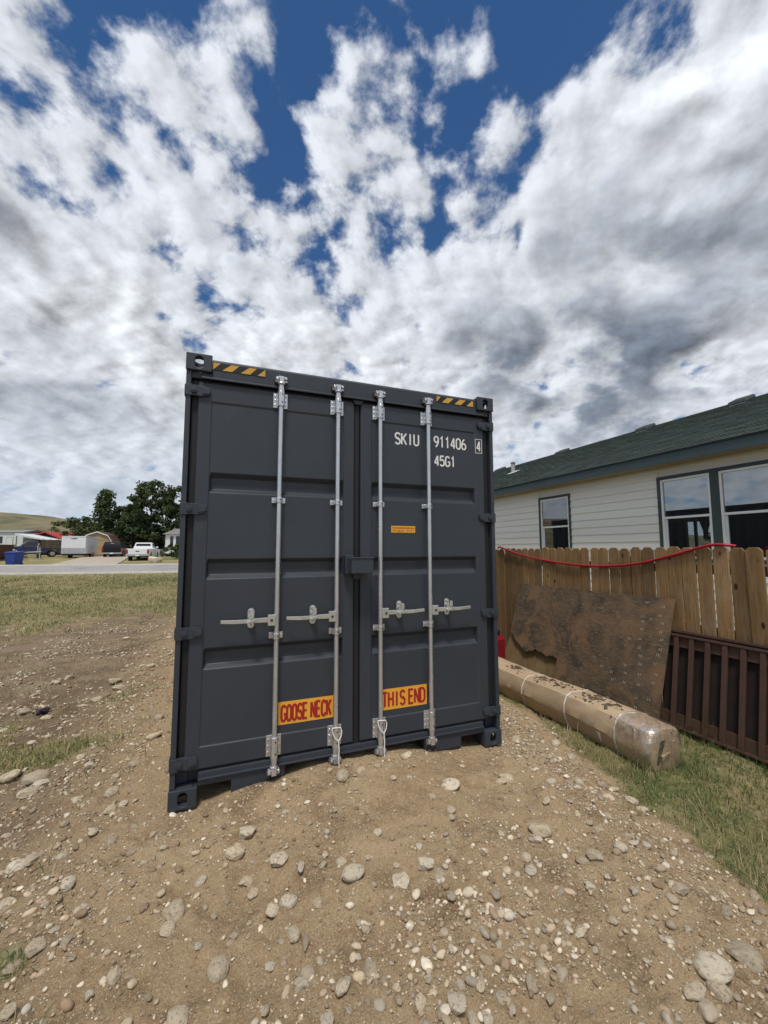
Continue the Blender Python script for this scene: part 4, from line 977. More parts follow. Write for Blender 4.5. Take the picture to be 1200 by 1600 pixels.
x_ = MB().tube(smooth_path([(3.475, .345, -.10), (3.462, .338, -.15), (3.435, .32, -.178), (3.38, .325, -.185), (3.33, .36, -.18), (3.34, .41, -.175), (3.40, .43, -.172)], 4), .004, n=6).build('strap_end', m_strap, roll, smooth=True); x_.matrix_parent_inverse = IR
lb_ = [axis_pt(y) + Vector((x, 0, zz)) for x, y, zz in ((.06, .02, .158), (.125, .0, .128), (.125, .13, .128), (.06, .15, .158))]
x_ = MB().add(lb_ + [p - Vector((0, 0, .004)) for p in lb_], [(0, 1, 2, 3), (7, 6, 5, 4), (0, 4, 5, 1), (1, 5, 6, 2), (2, 6, 7, 3), (3, 7, 4, 0)]).build('paper_label', m_wht, roll); x_.matrix_parent_inverse = IR
m_tear = mat('white_paper_tear', (.74, .72, .66), rough=.7)
c0 = ring(-.07, .002)[13]; c1_ = ring(-.03, .002)[13]; c2_ = ring(-.05, .002)[14]
x_ = MB().add([c0, c1_, c2_, c0 + Vector((.004, 0, .002)), c1_ + Vector((.004, 0, .002)), c2_ + Vector((.004, 0, .002))], [(0, 1, 2), (3, 5, 4), (0, 3, 4, 1), (1, 4, 5, 2), (2, 5, 3, 0)]).build('paper_tear', m_tear, roll); x_.matrix_parent_inverse = IR

# ------------------------------------------------------------------ stones
ROCKS = [(0.432,-0.405,0.106,0.67), (0.372,-0.517,0.106,0.69), (0.572,-0.659,0.091,0.86), (0.102,-0.738,0.103,1.06), (0.09,-0.84,0.059,1), (-0.392,-0.733,0.078,0.73), (-0.291,-0.746,0.053,1.2), (0.584,-0.901,0.081,0.71), (0.51,-0.931,0.067,1), (0.215,-0.624,0.049,1), (0.29,-1.114,0.087,0.89), (-0.074,-0.986,0.058,0.92), (0.72,-1.34,0.061,1.08), (0.608,-1.23,0.054,0.91), (0.58,-1.263,0.066,0.64), (0.832,-1.317,0.054,1.55), (0.893,-0.898,0.111,0.61), (0.412,-0.68,0.068,0.73), (0.446,-0.747,0.048,1.12), (0.586,-1.078,0.053,1.1), (0.621,-1.131,0.028,3.09), (0.476,-1.153,0.049,0.7), (0.166,-1.25,0.069,1.06), (0.64,-1.414,0.048,1.09), (0.438,-1.334,0.039,0.89), (-0.458,-0.758,0.065,0.69), (-0.635,-0.334,0.084,0.71), (-0.661,0.012,0.098,0.79), (-0.715,-0.013,0.089,0.92), (-0.379,0.015,0.059,0.88), (-0.497,-0.064,0.056,0.88), (-0.391,0.531,0.096,0.73), (-0.256,-0.129,0.078,0.73), (-1.168,1.152,0.145,0.67), (-1.004,1.107,0.165,0.76), (-0.926,0.985,0.142,0.53), (-0.982,0.878,0.127,0.57), (-0.285,0.324,0.058,0.86), (-0.355,0.274,0.073,1), (-0.23,1.245,0.121,0.64), (-0.241,1.7,0.086,0.86), (-1.656,2.776,0.137,0.6), (-1.696,2.403,0.082,1), (-1.397,2.579,0.108,0.62), (-1.136,2.813,0.101,0.64), (-1.037,2.907,0.148,0.4), (-0.872,3.198,0.142,0.5), (-0.976,3.547,0.167,0.3), (-1.631,4.083,0.122,0.43), (-1.704,3.848,0.1,0.58), (-1.436,6.754,0.139,0.55), (-0.602,6.087,0.098,0.75), (-0.568,2.291,0.061,0.67), (-0.391,3.14,0.081,0.7), (-0.615,3.899,0.127,0.57), (-0.314,0.866,0.088,0.78), (-0.646,1.048,0.09,0.56), (-0.412,0.725,0.056,0.67), (1.689,-0.455,0.125,0.73), (2.151,-0.414,0.098,0.73), (2.097,-0.443,0.079,0.78), (1.566,-0.679,0.06,0.75), (1.535,-0.731,0.048,0.85), (1.239,-0.973,0.101,0.56), (1.284,-1.04,0.049,1.5), (1.094,-1.005,0.085,1), (1.965,-0.946,0.151,0.62), (2.02,-1.201,0.065,0.6), (2.095,-1.217,0.092,0.43), (2.287,-1.505,0.078,0.85), (2.26,-1.227,0.067,0.7), (2.931,-0.751,0.097,0.64), (2.926,-0.839,0.068,0.75), (3.006,0.02,0.078,1), (2.939,-0.217,0.083,0.75), (1.722,-1.481,0.046,2.59), (1.483,-1.212,0.047,1.12), (1.929,-1.335,0.06,0.5), (1.685,-1.43,0.039,0.86), (2.05,-1.792,0.122,0.8), (2.216,-1.798,0.116,0.96), (1.898,-1.823,0.06,1.54), (2.005,-1.842,0.075,0.75), (1.862,-1.887,0.062,1.07), (1.073,-1.537,0.081,0.83), (1.113,-1.592,0.044,1.5), (1.155,-1.61,0.04,1.44), (1.189,-1.515,0.042,1.22), (1.458,-1.528,0.04,1.25), (1.364,-1.587,0.042,1.22), (1.507,-1.583,0.049,1.1), (1.129,-1.48,0.033,1.14), (0.96,-1.486,0.045,1.1), (1.243,-1.575,0.037,1), (1.044,-0.164,0.093,0.91), (1.182,-0.123,0.061,0.86), (1.544,-0.094,0.092,0.8), (2.192,-1.54,0.052,0.78), (2.082,-1.444,0.041,0.86), (1.737,-1.107,0.058,0.89), (1.703,-1.192,0.056,0.78), (1.771,-1.306,0.03,1.4), (2.024,-1.565,0.033,0.83), (1.863,-1.518,0.038,0.71), (1.427,-0.874,0.034,1), (1.261,-0.864,0.04,1), (1.118,-0.902,0.038,0.83), (1.904,-1.009,0.056,0.75), (2.285,-0.999,0.052,0.71), (2.3,-1.051,0.058,0.62), (2.455,-0.981,0.061,0.62), (2.423,-1.133,0.057,0.5), (2.486,-1.198,0.049,0.71), (2.326,-0.816,0.048,0.67), (2.434,-0.547,0.071,0.75), (2.63,-0.598,0.062,0.71), (2.89,-0.55,0.084,0.56), (2.95,-0.605,0.074,0.5), (1.527,-0.504,0.048,0.67), (1.449,-0.341,0.05,0.75), (1.342,-0.316,0.042,0.8), (1.095,-0.692,0.049,0.71), (1.059,-0.534,0.03,1), (0.796,-0.725,0.033,1.2), (0.868,-0.795,0.058,0.67), (0.998,-0.809,0.039,0.83), (0.666,-0.764,0.038,1.67), (0.976,-0.965,0.03,0.8), (-0.353,-0.668,0.043,0.75), (-0.278,-0.651,0.039,0.71), (-0.444,-0.482,0.035,0.67), (-0.142,-0.26,0.048,0.71), (-0.054,-0.129,0.051,0.64), (-0.068,-0.356,0.04,0.67), (0.015,-0.308,0.048,0.64), (-0.272,-0.586,0.04,0.64), (-0.627,0.057,0.043,0.67), (-0.576,0.232,0.054,0.64), (-0.866,0.451,0.056,0.64), (-0.904,0.383,0.054,0.64), (-0.143,-1.012,0.033,0.86), (0.057,-1.123,0.027,0.83), (0.217,-0.983,0.031,0.83), (0.35,-0.98,0.032,0.83), (0.417,-0.929,0.022,1), (0.275,-0.827,0.028,0.8), (0.329,-0.762,0.027,0.89), (0.532,-1.075,0.026,1), (0.661,-1.212,0.025,1.2), (0.721,-1.175,0.021,1), (0.849,-1.113,0.027,1), (0.936,-1.192,0.021,1), (1.019,-1.267,0.026,1), (1.183,-1.239,0.025,1), (1.165,-1.349,0.026,1.2), (1.294,-1.314,0.024,1), (1.364,-1.394,0.026,1), (1.498,-1.285,0.026,1.33), (1.577,-1.005,0.03,1), (1.457,-1.041,0.032,0.8), (1.582,-1.409,0.025,0.89), (1.441,-1.418,0.026,0.9), (1.615,-1.483,0.026,0.9), (1.712,-1.554,0.026,0.8), (1.719,-1.608,0.025,0.8), (0.867,-1.368,0.024,1), (0.896,-1.451,0.027,1), (0.789,-1.412,0.027,1), (0.715,-1.422,0.022,1), (1.014,-1.541,0.031,1), (1.022,-1.43,0.024,1.2), (1.241,-1.63,0.031,1.14), (1.401,-1.64,0.028,1.17), (1.467,-1.663,0.023,1.2), (1.528,-1.704,0.023,1), (1.664,-1.748,0.023,0.8), (1.847,-1.673,0.03,0.67), (2.557,-1.674,0.035,0.67), (2.569,-1.605,0.03,0.8), (2.576,-1.522,0.044,0.71), (2.152,-1.874,0.029,0.83), (2.047,-1.868,0.028,0.75), (1.752,-1.858,0.026,0.83)]
def ico(sub):
    bm = bmesh.new(); bmesh.ops.create_icosphere(bm, subdivisions=sub, radius=1); v = np.array([q.co[:] for q in bm.verts]); bm.verts.ensure_lookup_table(); f = np.array([[q.index for q in p.verts] for p in bm.faces]); bm.free(); return v, f
def stone_verts(v, r, angular):
    v = v.copy()
    for _ in range(int(6 + 11 * angular)):
        n = r.normal(size=3); n /= np.linalg.norm(n); d = r.uniform(.62, .9) if angular > .5 else r.uniform(.78, .95)
        p = v @ n; v = v - np.maximum(p - d, 0)[:, None] * n * (.97 if angular > .5 else .8)
    ph = r.uniform(0, 6, (4, 3)); k = r.normal(size=(4, 3)) * 1.7
    for i in range(4): v = v * (1 + .045 * np.sin(v @ k[i] + ph[i, 0]))[:, None]
    k = r.normal(size=(5, 3)) * 7
    for i in range(5): v = v * (1 + .010 * np.sin(v @ k[i] + i))[:, None]
    return v
m_stone = mat('river_stone', (.58, .495, .365), (.46, .38, .27), scale=9, rough=.85, detail=7, bump=.004, bscale=35, rand=.22, c3=(.33, .24, .15), s3=3.2, lo3=.50, hi3=.66)
m_stoneg = mat('grey_stone', (.50, .42, .31), (.40, .325, .23), scale=9, rough=.85, detail=7, bump=.004, bscale=35, rand=.18, c3=(.36, .30, .22), s3=12, lo3=.56, hi3=.7)
m_stonep = mat('pale_stone', (.66, .585, .46), (.55, .475, .36), scale=7, rough=.85, detail=7, bump=.005, bscale=30, rand=.12, c3=(.34, .25, .155), s3=2.6, lo3=.52, hi3=.66)
v3, f3 = ico(4); rs = np.random.default_rng(5); stone_meshes = []
for k in range(21):
    vv = stone_verts(v3, rs, .3 if k % 3 == 1 else .8); me = bpy.data.meshes.new('rock'); me.from_pydata([tuple(q) for q in vv], [], [tuple(int(i) for i in q) for q in f3]); me.polygons.foreach_set('use_smooth', np.ones(len(f3), bool))
    me.materials.append((m_stone, m_stone, m_stonep, m_stone, m_stoneg, m_stonep, m_stone)[k % 7]); stone_meshes.append(me)
HERO = {81: 'largest pale rounded stone at the lower right, nearer the grass of the big pair', 80: 'big pale cracked stone at the lower right, left one of the big pair', 82: 'brown oblong stone just below the big pair at the lower right',
 83: 'half-buried mottled stone right of the brown oblong one at the lower right', 84: 'whitish oblong stone lowest at the lower right corner', 66: 'wide pale stone lying alone in the dirt between container and gravel patch',
 75: 'narrow upright brown stone standing above the gravel patch', 58: 'flat tan stone on the dirt nearest the right half of the container sill', 3: 'long pale cobble beside the dark hollow in the left foreground dirt',
 4: 'small cobble just below the long pale cobble at the hollow', 10: 'pale cobble in the left foreground below the hollow', 0: 'topmost of three pale cobbles below the left container corner', 1: 'leftmost of three pale cobbles below the left container corner',
 2: 'rightmost of three pale cobbles below the left container corner', 33: 'smooth grey cobble at the left picture edge below the grass tuft', 34: 'large brown cobble touching the grass tuft at the left', 12: 'round tan cobble near the bottom centre of the foreground',
 22: 'pale cobble cut by the bottom edge of the picture at the left', 95: 'round stone half buried under the middle of the container doors', 97: 'pale pointed stone in the gap under the container sill', 85: 'largest tan stone in the gravel patch at the bottom',
 86: 'grey oval stone in the gravel patch at the bottom edge', 69: 'oblong tan stone at the edge of the grass on the right', 27: 'angular grey stone at the left edge of the foreground dirt', 39: 'rounded stone close to the left container post',
 63: 'tan stone in the centre foreground with a smaller one leaning on it', 65: 'upright mottled cobble in the centre foreground, left of the leaning pair', 16: 'wide half-buried stone in front of the container middle'}
def place_rock(i, x, y, s, asp, label, group):
    me = stone_meshes[(i * 5 + 2) % 21] if label is None or True else None
    o = bpy.data.objects.new('rock', me); COL.objects.link(o)
    toward = math.atan2(y + 2.952, x - .252) - math.pi / 2
    hgt = s * min(.62, .45 + .12 * asp) ; ln = s * max(.75, min(asp * 1.35, 2.6))
    o.scale = (s / 2, ln / 2, hgt / 2); o.rotation_euler = (rr_.uniform(-.12, .12), rr_.uniform(-.12, .12), toward + rr_.uniform(-.3, .3))
    o.location = (x, y, float(G(x, y)) + hgt * rr_.uniform(.10, .26)); return tag(o, label, 'rock', group)
rr_ = random.Random(9); nrock = 0
SMALL = 'small pale cobble, one of the many strewn over the bare dirt'
for i, (x, y, s, a) in enumerate(ROCKS):
    lab = HERO.get(i)
    place_rock(i, x, y, s * 1.04, a, lab or SMALL, None if lab else 'small cobbles strewn over the dirt'); nrock += 0 if lab else 1
taken = [(r_[0], r_[1]) for r_ in ROCKS]; i = 900
while nrock < 296:
    x = rr_.uniform(-1.9, 3.0); y = rr_.uniform(-1.7, 2.6)
    if -.1 < x < 2.55 and y > -.12: continue
    if float(grass_mask(np.array(x), np.array(y))) > .5: continue
    s = min(.075, .020 + rr_.expovariate(55)) * (1.25 if x < -.2 or float(edge_r(x, y)) > -.5 else 1)
    if any((x - a) ** 2 + (y - b) ** 2 < (.06 + s) ** 2 for a, b in taken): continue
    taken.append((x, y)); place_rock(i, x, y, s, rr_.uniform(.6, 1.3), SMALL, 'small cobbles strewn over the dirt'); nrock += 1; i += 1

# gravel: far too many to count
def scatter(v, f, n_try, box, size, dens, variants, seed, name, lift=.12, tints=None):
    r = np.random.default_rng(seed); x = r.uniform(box[0], box[1], n_try); y = r.uniform(box[2], box[3], n_try)
    keep = r.uniform(0, 1, n_try) < dens(x, y); keep &= ~((x > .0) & (x < 2.45) & (y > .02)); x, y = x[keep], y[keep]; n = len(x)
    s = size(r, n, x, y); z = G(x, y); base = np.stack([stone_verts(v, r, .3 if k % 2 else .9) for k in range(variants)])
    idx = r.integers(0, variants, n); V_ = base[idx]
    sc = np.stack([s * r.uniform(.7, 1.1, n), s * r.uniform(.8, 1.45, n), s * r.uniform(.45, .8, n)], 1) * .5
    V_ = V_ * sc[:, None]; a = r.uniform(0, 6.283, n); c, q = np.cos(a)[:, None], np.sin(a)[:, None]; t = r.uniform(-.35, .35, n)[:, None]
    X = V_[..., 0] * c - V_[..., 1] * q; Y = V_[..., 0] * q + V_[..., 1] * c; Z = V_[..., 2] + X * t
    P = np.stack([X + x[:, None], Y + y[:, None], Z + (z + sc[:, 2] * lift * 2)[:, None]], 2).reshape(-1, 3)
    F = (f[None] + (np.arange(n) * len(v))[:, None, None]).reshape(-1, 3)
    pal = np.array(tints); tc_ = pal[r.integers(0, len(pal), n)] * r.uniform(.75, 1.2, n)[:, None]; tc_ = np.repeat(np.concatenate([tc_, np.ones((n, 1))], 1), len(v), 0)
    return P, F, tc_
PALD = [(.30, .21, .13), (.26, .18, .11), (.34, .25, .16)]
PAL = [(.62, .53, .40), (.54, .44, .31), (.68, .60, .47), (.45, .365, .26), (.38, .30, .21), (.60, .53, .42), (.40, .34, .26), (.48, .38, .26), (.40, .29, .20)]
m_grav = mat('gravel_stones', (1, 1, 1), (.78, .78, .78), scale=60, rough=.9, attr='tint', detail=3)
def patch_d(x, y): return np.exp(-(((x - 1.25) + .25 * (y + 1.3)) / .42) ** 4 - ((y + 1.36) / .30) ** 4)
def dens_med(x, y):
    n = fbm(x * 1.3 + 7, y * 1.3, 3); er = edge_r(x, y); g_ = grass_mask(x, y)
    d = .20 + .30 * np.clip(n * 1.6, -.4, 1) + .75 * patch_d(x, y) + .55 * np.exp(-((er + .12) / .30) ** 2) + .38 * sst(-x, -.1, .8) * (1 - sst(y, 3.5, 5))
    d = d + .35 * np.exp(-((x - 2.75) / .25) ** 2) * sst(y, -.4, .3); return d * (1 - .93 * g_)
def dens_fine(x, y): return dens_med(x, y) * .9 + .12 * (1 - grass_mask(x, y))
v1, f1 = ico(2); v0, f0 = ico(1)
def sz_med(r, n, x, y): return np.clip(.011 + r.exponential(.008, n), .011, .042) * (1 + .25 * patch_d(x, y))
def sz_fine(r, n, x, y): return np.clip(.0045 + r.exponential(.0032, n), .0045, .014)
P, F, T = scatter(v1, f1, 30000, (-2.6, 3.3, -2.0, 3.0), sz_med, dens_med, 12, 31, 'gravel', .16, PAL + PALD)
P2, F2, T2 = scatter(v0, f0, 15000, (-4.5, .0, 2.6, 9.0), lambda r, n, x, y: np.clip(.014 + r.exponential(.013, n), .014, .075), lambda x, y: (.25 + .6 * np.clip(fbm(x * 1.1, y * 1.1, 3) * 2, -.3, 1)) * (1 - .9 * grass_mask(x, y)), 12, 35, 'gravel', .15, PAL)
F = np.concatenate([F, F2 + len(P)]); P = np.concatenate([P, P2]); T = np.concatenate([T, T2])
o = np_mesh('gravel', P, F, m_grav, smooth=True, attrs={'tint': ('FLOAT_COLOR', T)}); tag(o, 'pebbles strewn thickly over the bare dirt', 'gravel', None, 'stuff')
P, F, T = scatter(v0, f0, 72000, (-1.8, 2.95, -1.95, 1.2), sz_fine, dens_fine, 10, 32, 'grit', .18, PAL + PALD)
o = np_mesh('grit', P, F, m_grav, smooth=False, attrs={'tint': ('FLOAT_COLOR', T)}); tag(o, 'fine grit and crumbs of soil on the bare dirt', 'grit', None, 'stuff')
# soil crumbs lying on the bundle
r = np.random.default_rng(8); n = 420; yy = np.concatenate([r.normal(c, s, k) for c, s, k in ((1.30, .07, 90), (.84, .06, 90), (.60, .08, 70), (.16, .06, 110), (-.04, .05, 60))]); xx = r.normal(-.03, .05, n)
zz = np.array([axis_pt(b).z + .1655 - 1.1 * (a ** 2) for a, b in zip(xx, yy)]); s = np.clip(.004 + r.exponential(.010, n), .004, .045)
base = np.stack([stone_verts(v0, r, .9) for k in range(8)]); V_ = base[r.integers(0, 8, n)] * np.stack([s * .6, s * .6, s * .28], 1)[:, None]
P = (V_ + np.stack([np.array([axis_pt(b).x for b in yy]) + xx, yy, zz + .003], 1)[:, None]).reshape(-1, 3)
m_crumb = mat('dark_soil', (.085, .058, .036), (.14, .10, .065), scale=30, rough=1)
o = np_mesh('soil_crumbs', P, (f0[None] + (np.arange(n) * len(v0))[:, None, None]).reshape(-1, 3), m_crumb); tag(o, 'crumbs of dark soil lying on top of the wrapped bundle', 'soil', None, 'stuff')
# dark rag among the stones on the left
rg = ico(3); rv = stone_verts(rg[0], np.random.default_rng(4), .9); rv = rv * (1 + .22 * np.sin(rv @ np.array([5.1, 3.3, 4.2])))[:, None] * np.array([.075, .05, .035])
m_rag = mat('black_cloth', (.018, .012, .020), (.03, .018, .032), scale=20, rough=.9, bump=.006, bscale=25)
o = np_mesh('crumpled_rag', rv, rg[1], m_rag, smooth=True); o.location = (-1.50, 2.72, float(G(-1.50, 2.72)) + .028); tag(o, 'crumpled black rag among the stones left of the container', 'rag')

# ------------------------------------------------------------------ grass blades
def blades(n_try, box, dens, hgt, wid, seed, straw, flat=0.0, cond=None):
    r = np.random.default_rng(seed); x = r.uniform(box[0], box[1], n_try); y = r.uniform(box[2], box[3], n_try)
    k = r.uniform(0, 1, n_try) < dens(x, y)
    if cond is not None: k &= cond(x, y)
    x, y = x[k], y[k]; n = len(x); z = G(x, y); a = r.uniform(0, 6.283, n); d2 = np.hypot(x - .25, y + 2.95)
    h = hgt(r, n, d2, x, y); w = wid(r, n, d2); lean = np.abs(r.normal(.45, .45, n)) + flat * r.uniform(0, 1.2, n)
    ca, sa = np.cos(a), np.sin(a); sx, sy = -np.sin(a), np.cos(a)
    def pt(t, side, wf):
        out = h * t * np.sin(np.minimum(lean * (.5 + t * .8), 1.45)); up = h * t * np.cos(np.minimum(lean * (.35 + t * .65), 1.40))
        return np.stack([x + ca * out + sx * w * wf * side, y + sa * out + sy * w * wf * side, z + up - .003], 1)
    V_ = np.stack([pt(0, -1, .8), pt(0, 1, .8), pt(.55, 1, .75), pt(.55, -1, .75), pt(1, 0, 0)], 1).reshape(-1, 3)
    i0 = np.arange(n) * 5; F = np.concatenate([np.stack([i0, i0 + 1, i0 + 2], 1), np.stack([i0, i0 + 2, i0 + 3], 1), np.stack([i0 + 3, i0 + 2, i0 + 4], 1)])
    pn = fbm(x * 1.1 + 60, y * 1.1, 3); st = r.uniform(0, 1, n) < np.clip(straw(x, y) + .8 * pn, .04, .96)
    g1 = np.array([.105, .145, .045]); g2 = np.array([.16, .175, .065]); g3 = np.array([.07, .11, .036]); s1 = np.array([.44, .37, .21]); s2 = np.array([.33, .265, .135])
    u = r.uniform(0, 1, n)[:, None]; u2 = (r.uniform(0, 1, n) < .35)[:, None]
    c = np.where(st[:, None], s1 * u + s2 * (1 - u), np.where(u2, g3, g1 * u + g2 * (1 - u))) * r.uniform(.8, 1.2, n)[:, None]
    T = np.repeat(np.concatenate([c, np.ones((n, 1))], 1), 5, 0); return V_, F, T
m_blade = mat('grass_blade', (1, 1, 1), rough=.6, attr='tint', spec=.25, trans=.3)
def near_h(r, n, d, x, y): return (.022 + r.gamma(2.2, .012, n)) * (1 + 1.0 * sst(fbm(x * 3 + 2, y * 3, 2), .05, .5)) * (1 + 1.2 * np.exp(-((x - FX + .15) / .15) ** 2))
V_, F, T = blades(115000, (2.35, 4.67, -3.4, 3.6), lambda x, y: grass_mask(x, y) ** 1.4 * (.55 + .6 * fbm(x * 2 + 8, y * 2, 2)) * np.where(y > 1.6, .45, 1), near_h, lambda r, n, d: r.uniform(.0012, .0026, n), 41, lambda x, y: .34 + .40 * np.exp(-((edge_r(x, y) - .25) / .35) ** 2) - .35 * sst(x, 3.7, 4.4), .25)
o = np_mesh('grass', V_, F, m_blade, attrs={'tint': ('FLOAT_COLOR', T)}); tag(o, 'green and straw-coloured grass between the dirt and the fence', 'grass', None, 'stuff')
V_, F, T = blades(70000, (-3.6, -.2, -1.3, 6.5), lambda x, y: grass_mask(x, y) ** 1.3 * .8 + .03 + .16 * np.clip(fbm(x * 1.2 + 11, y * 1.2, 3) * 2.2, 0, 1), near_h, lambda r, n, d: r.uniform(.0014, .003, n) * (1 + d * .06), 42, lambda x, y: .62 - .2 * sst(-y, -2, 0), .5)
o = np_mesh('grass', V_, F, m_blade, attrs={'tint': ('FLOAT_COLOR', T)}); tag(o, 'thin dry grass patches on the stony ground left of the container', 'grass', None, 'stuff')
V_, F, T = blades(190000, (-19, .6, 4.0, 26.6), lambda x, y: grass_mask(x, y) * np.clip(1.35 - road_t(x, y) / 26, .35, 1), lambda r, n, d, x, y: (.03 + r.gamma(2.0, .02, n)) * (1 + .8 * sst(fbm(x * .8, y * .8, 2), .1, .5)), lambda r, n, d: r.uniform(.003, .006, n) * (.5 + d * .07), 43, lambda x, y: .64 + .6 * fbm(x * .25 + 3, y * .25, 2) - .8 * np.exp(-((x + 3.6) / 2.2) ** 2 - ((y - 21.5) / 2.2) ** 2) - .5 * np.exp(-((x + 5) / 1.4) ** 2 - ((y - 10.5) / .8) ** 2), .7, cond=lambda x, y: (x < .25 - (y + 2.95) * .078 + 1.0) & (x > -2.5 - (y + 2.95) * .47))
o = np_mesh('grass', V_, F, m_blade, attrs={'tint': ('FLOAT_COLOR', T)}); tag(o, 'dry patchy lawn stretching from the dirt to the road', 'grass', None, 'stuff')

# ------------------------------------------------------------------ street side: vehicles, sheds, trees
m_carw = mat('white_car_paint', (.74, .75, .76), rough=.3, spec=.5, coat=.4)
m_cark = mat('black_car_paint', (.010, .011, .013), rough=.35, spec=.25)
m_carb = mat('dark_blue_car_paint', (.030, .028, .085), rough=.3, spec=.5, coat=.4)
m_cars = mat('silver_car_paint', (.42, .44, .46), rough=.3, spec=.5, coat=.4)
m_tint = mat('tinted_glass', (.012, .014, .016), rough=.06, spec=.7)
m_tyre = mat('tyre_rubber', (.018, .018, .018), rough=.9)
m_chrome = mat('bumper_chrome', (.42, .43, .44), rough=.3, metal=.7)
m_lamp = mat('red_tail_lamp', (.32, .012, .012), rough=.25)
m_under = mat('underbody', (.012, .012, .012), rough=.9)
m_galt = mat('trailer_galvanised', (.50, .51, .52), (.40, .41, .42), scale=5, rough=.45, metal=.4)
AX = R(-21.4)
def wheel(p, x, y, r=.38, w=.25):
    t = MB().cyl((x - w / 2, y, r), (x + w / 2, y, r), r, n=20).build('wheel', m_tyre, p, bevel=.03)
    sx = 1 if x > 0 else -1; MB().cyl((x + sx * (w / 2 + .004), y, r), (x + sx * (w / 2 - .03), y, r), r * .58, n=14).build('rim', m_chrome, t)
def loft(rings):
    n = len(rings[0]); mb = MB(); vs = [q for r_ in rings for q in r_]
    fs = [(i * n + j, i * n + (j + 1) % n, (i + 1) * n + (j + 1) % n, (i + 1) * n + j) for i in range(len(rings) - 1) for j in range(n)] + [tuple(range(n))[::-1], tuple(range((len(rings) - 1) * n, len(rings) * n))]
    return mb.add(vs, fs)
def pickup(loc, rz, paint, label, group, style='bed', bumper=None):
    """y forward, x right; origin under the tail"""
    v = empty('pickup_truck', loc, rz, label, 'pickup', group); L0, hw = 5.5, .98
    # lower body with wheel arches in profile
    def arch(yc, r=.47, n=7): return [(yc + r * math.cos(math.pi * k / n), .42 + r * math.sin(math.pi * k / n)) for k in range(n + 1)][::-1]
    zt = 1.18
    prof = [(0.05, .55), (.08, .46)] + [(a, b) for a, b in arch(1.15)] + arch(4.45) + [(5.38, .42), (5.5, .60), (5.48, .95), (5.3, 1.08), (3.95, 1.20), (2.25, zt), (.02, zt), (.0, .9)]
    MB().prism(prof, 0, -hw, hw).build('body', paint, v, bevel=.035, seg=3)
    if style != 'stake': MB().box(-hw + .10, hw - .10, .10, 1.95, zt - .02, zt + .012).build('bed_floor', m_under, v)
    # cab
    def rg(y, z, w): return (y, z, w)
    a = [(-.90, 2.22, zt - .05), (.90, 2.22, zt - .05), (.90, 4.05, zt - .05), (-.90, 4.05, zt - .05)]; b = [(-.72, 2.42, 1.80), (.72, 2.42, 1.80), (.72, 3.28, 1.80), (-.72, 3.28, 1.80)]
    MB().hexa(a + b).build('cab', paint, v, bevel=.06, seg=3)
    def pane(pts, d):
        d = Vector(d) * .012; p = [Vector(q) for q in pts]; MB().hexa([q - d for q in p] + [q + d for q in p]).build('window_pane', m_tint, v)
    pane([(-.72, 2.28, 1.28), (.72, 2.28, 1.28), (.62, 2.40, 1.70), (-.62, 2.40, 1.70)], (0, -1, .3)); pane([(-.80, 3.86, 1.28), (.80, 3.86, 1.28), (.64, 3.40, 1.72), (-.64, 3.40, 1.72)], (0, 1, .6))
    for s in (-1, 1): pane([(s * .862, 2.46, 1.28), (s * .862, 3.72, 1.28), (s * .752, 3.30, 1.70), (s * .752, 2.55, 1.70)], (s, 0, .25)); MB().box(*sorted((s * .93, s * 1.12)), 3.62, 3.72, 1.25, 1.42).build('mirror', paint, v, bevel=.02)
    if style == 'topper':
        a = [(-.93, .03, zt), (.93, .03, zt), (.93, 2.2, zt), (-.93, 2.2, zt)]; b = [(-.76, .20, 1.82), (.76, .20, 1.82), (.76, 2.2, 1.84), (-.76, 2.2, 1.84)]
        MB().hexa(a + b).build('bed_cap', paint, v, bevel=.04, seg=3); pane([(-.78, .085, 1.26), (.78, .085, 1.26), (.68, .165, 1.72), (-.68, .165, 1.72)], (0, -1, .2))
        MB().box(-.16, .16, .05, .10, 1.60, 1.66).build('cap_handle', m_galt, v)
    if style == 'stake':
        wd = mat('stake_timber', (.10, .075, .05), rough=.9)
        MB().box(-1.05, 1.05, -.1, 2.1, 1.0, 1.16).build('flat_bed', wd, v)
        for s in (-1, 1):
            for z0 in (1.22, 1.48, 1.74): MB().box(*sorted((s * .99, s * 1.04)), -.05, 2.05, z0, z0 + .18).build('stake_board', wd, v)
            for y0 in (0, .68, 1.36, 1.98): MB().box(*sorted((s * 1.045, s * 1.09)), y0 - .04, y0 + .04, 1.16, 2.0).build('stake', wd, v)
        MB().box(-.75, .75, 2.35, 2.42, 1.80, 1.98).build('light_bar', m_under, v)
    else:
        MB().box(-.80, .80, -.012, .03, .66, 1.15).build('tailgate', paint, v, bevel=.01); MB().box(-.16, .16, -.025, -.008, .90, .97).build('gate_handle', m_under, v)
        for s in (-1, 1): MB().box(*sorted((s * .82, s * .985)), -.02, .06, .70, 1.12).build('tail_lamp', m_lamp, v, bevel=.01)
    MB().box(-.97, .97, -.14, .02, .46, .62).build('rear_bumper', bumper or m_chrome, v, bevel=.02); MB().box(-.16, .16, -.155, -.139, .47, .60).build('number_plate', m_carw, v)
    MB().box(-.97, .97, 5.46, 5.58, .42, .62).build('front_bumper', m_chrome, v, bevel=.02); MB().box(-.6, .6, 5.47, 5.505, .68, .95).build('grille', m_under, v)
    for s in (-1, 1): MB().box(*sorted((s * .62, s * .92)), 5.46, 5.51, .74, .95).build('headlight', m_galt, v)
    MB().box(-.85, .85, .3, 5.2, .34, .52).build('underbody', m_under, v)
    for s in (-1, 1): wheel(v, s * .84, 1.15); wheel(v, s * .84, 4.45)
    return v
def gz(x, y): return float(G(x, y))
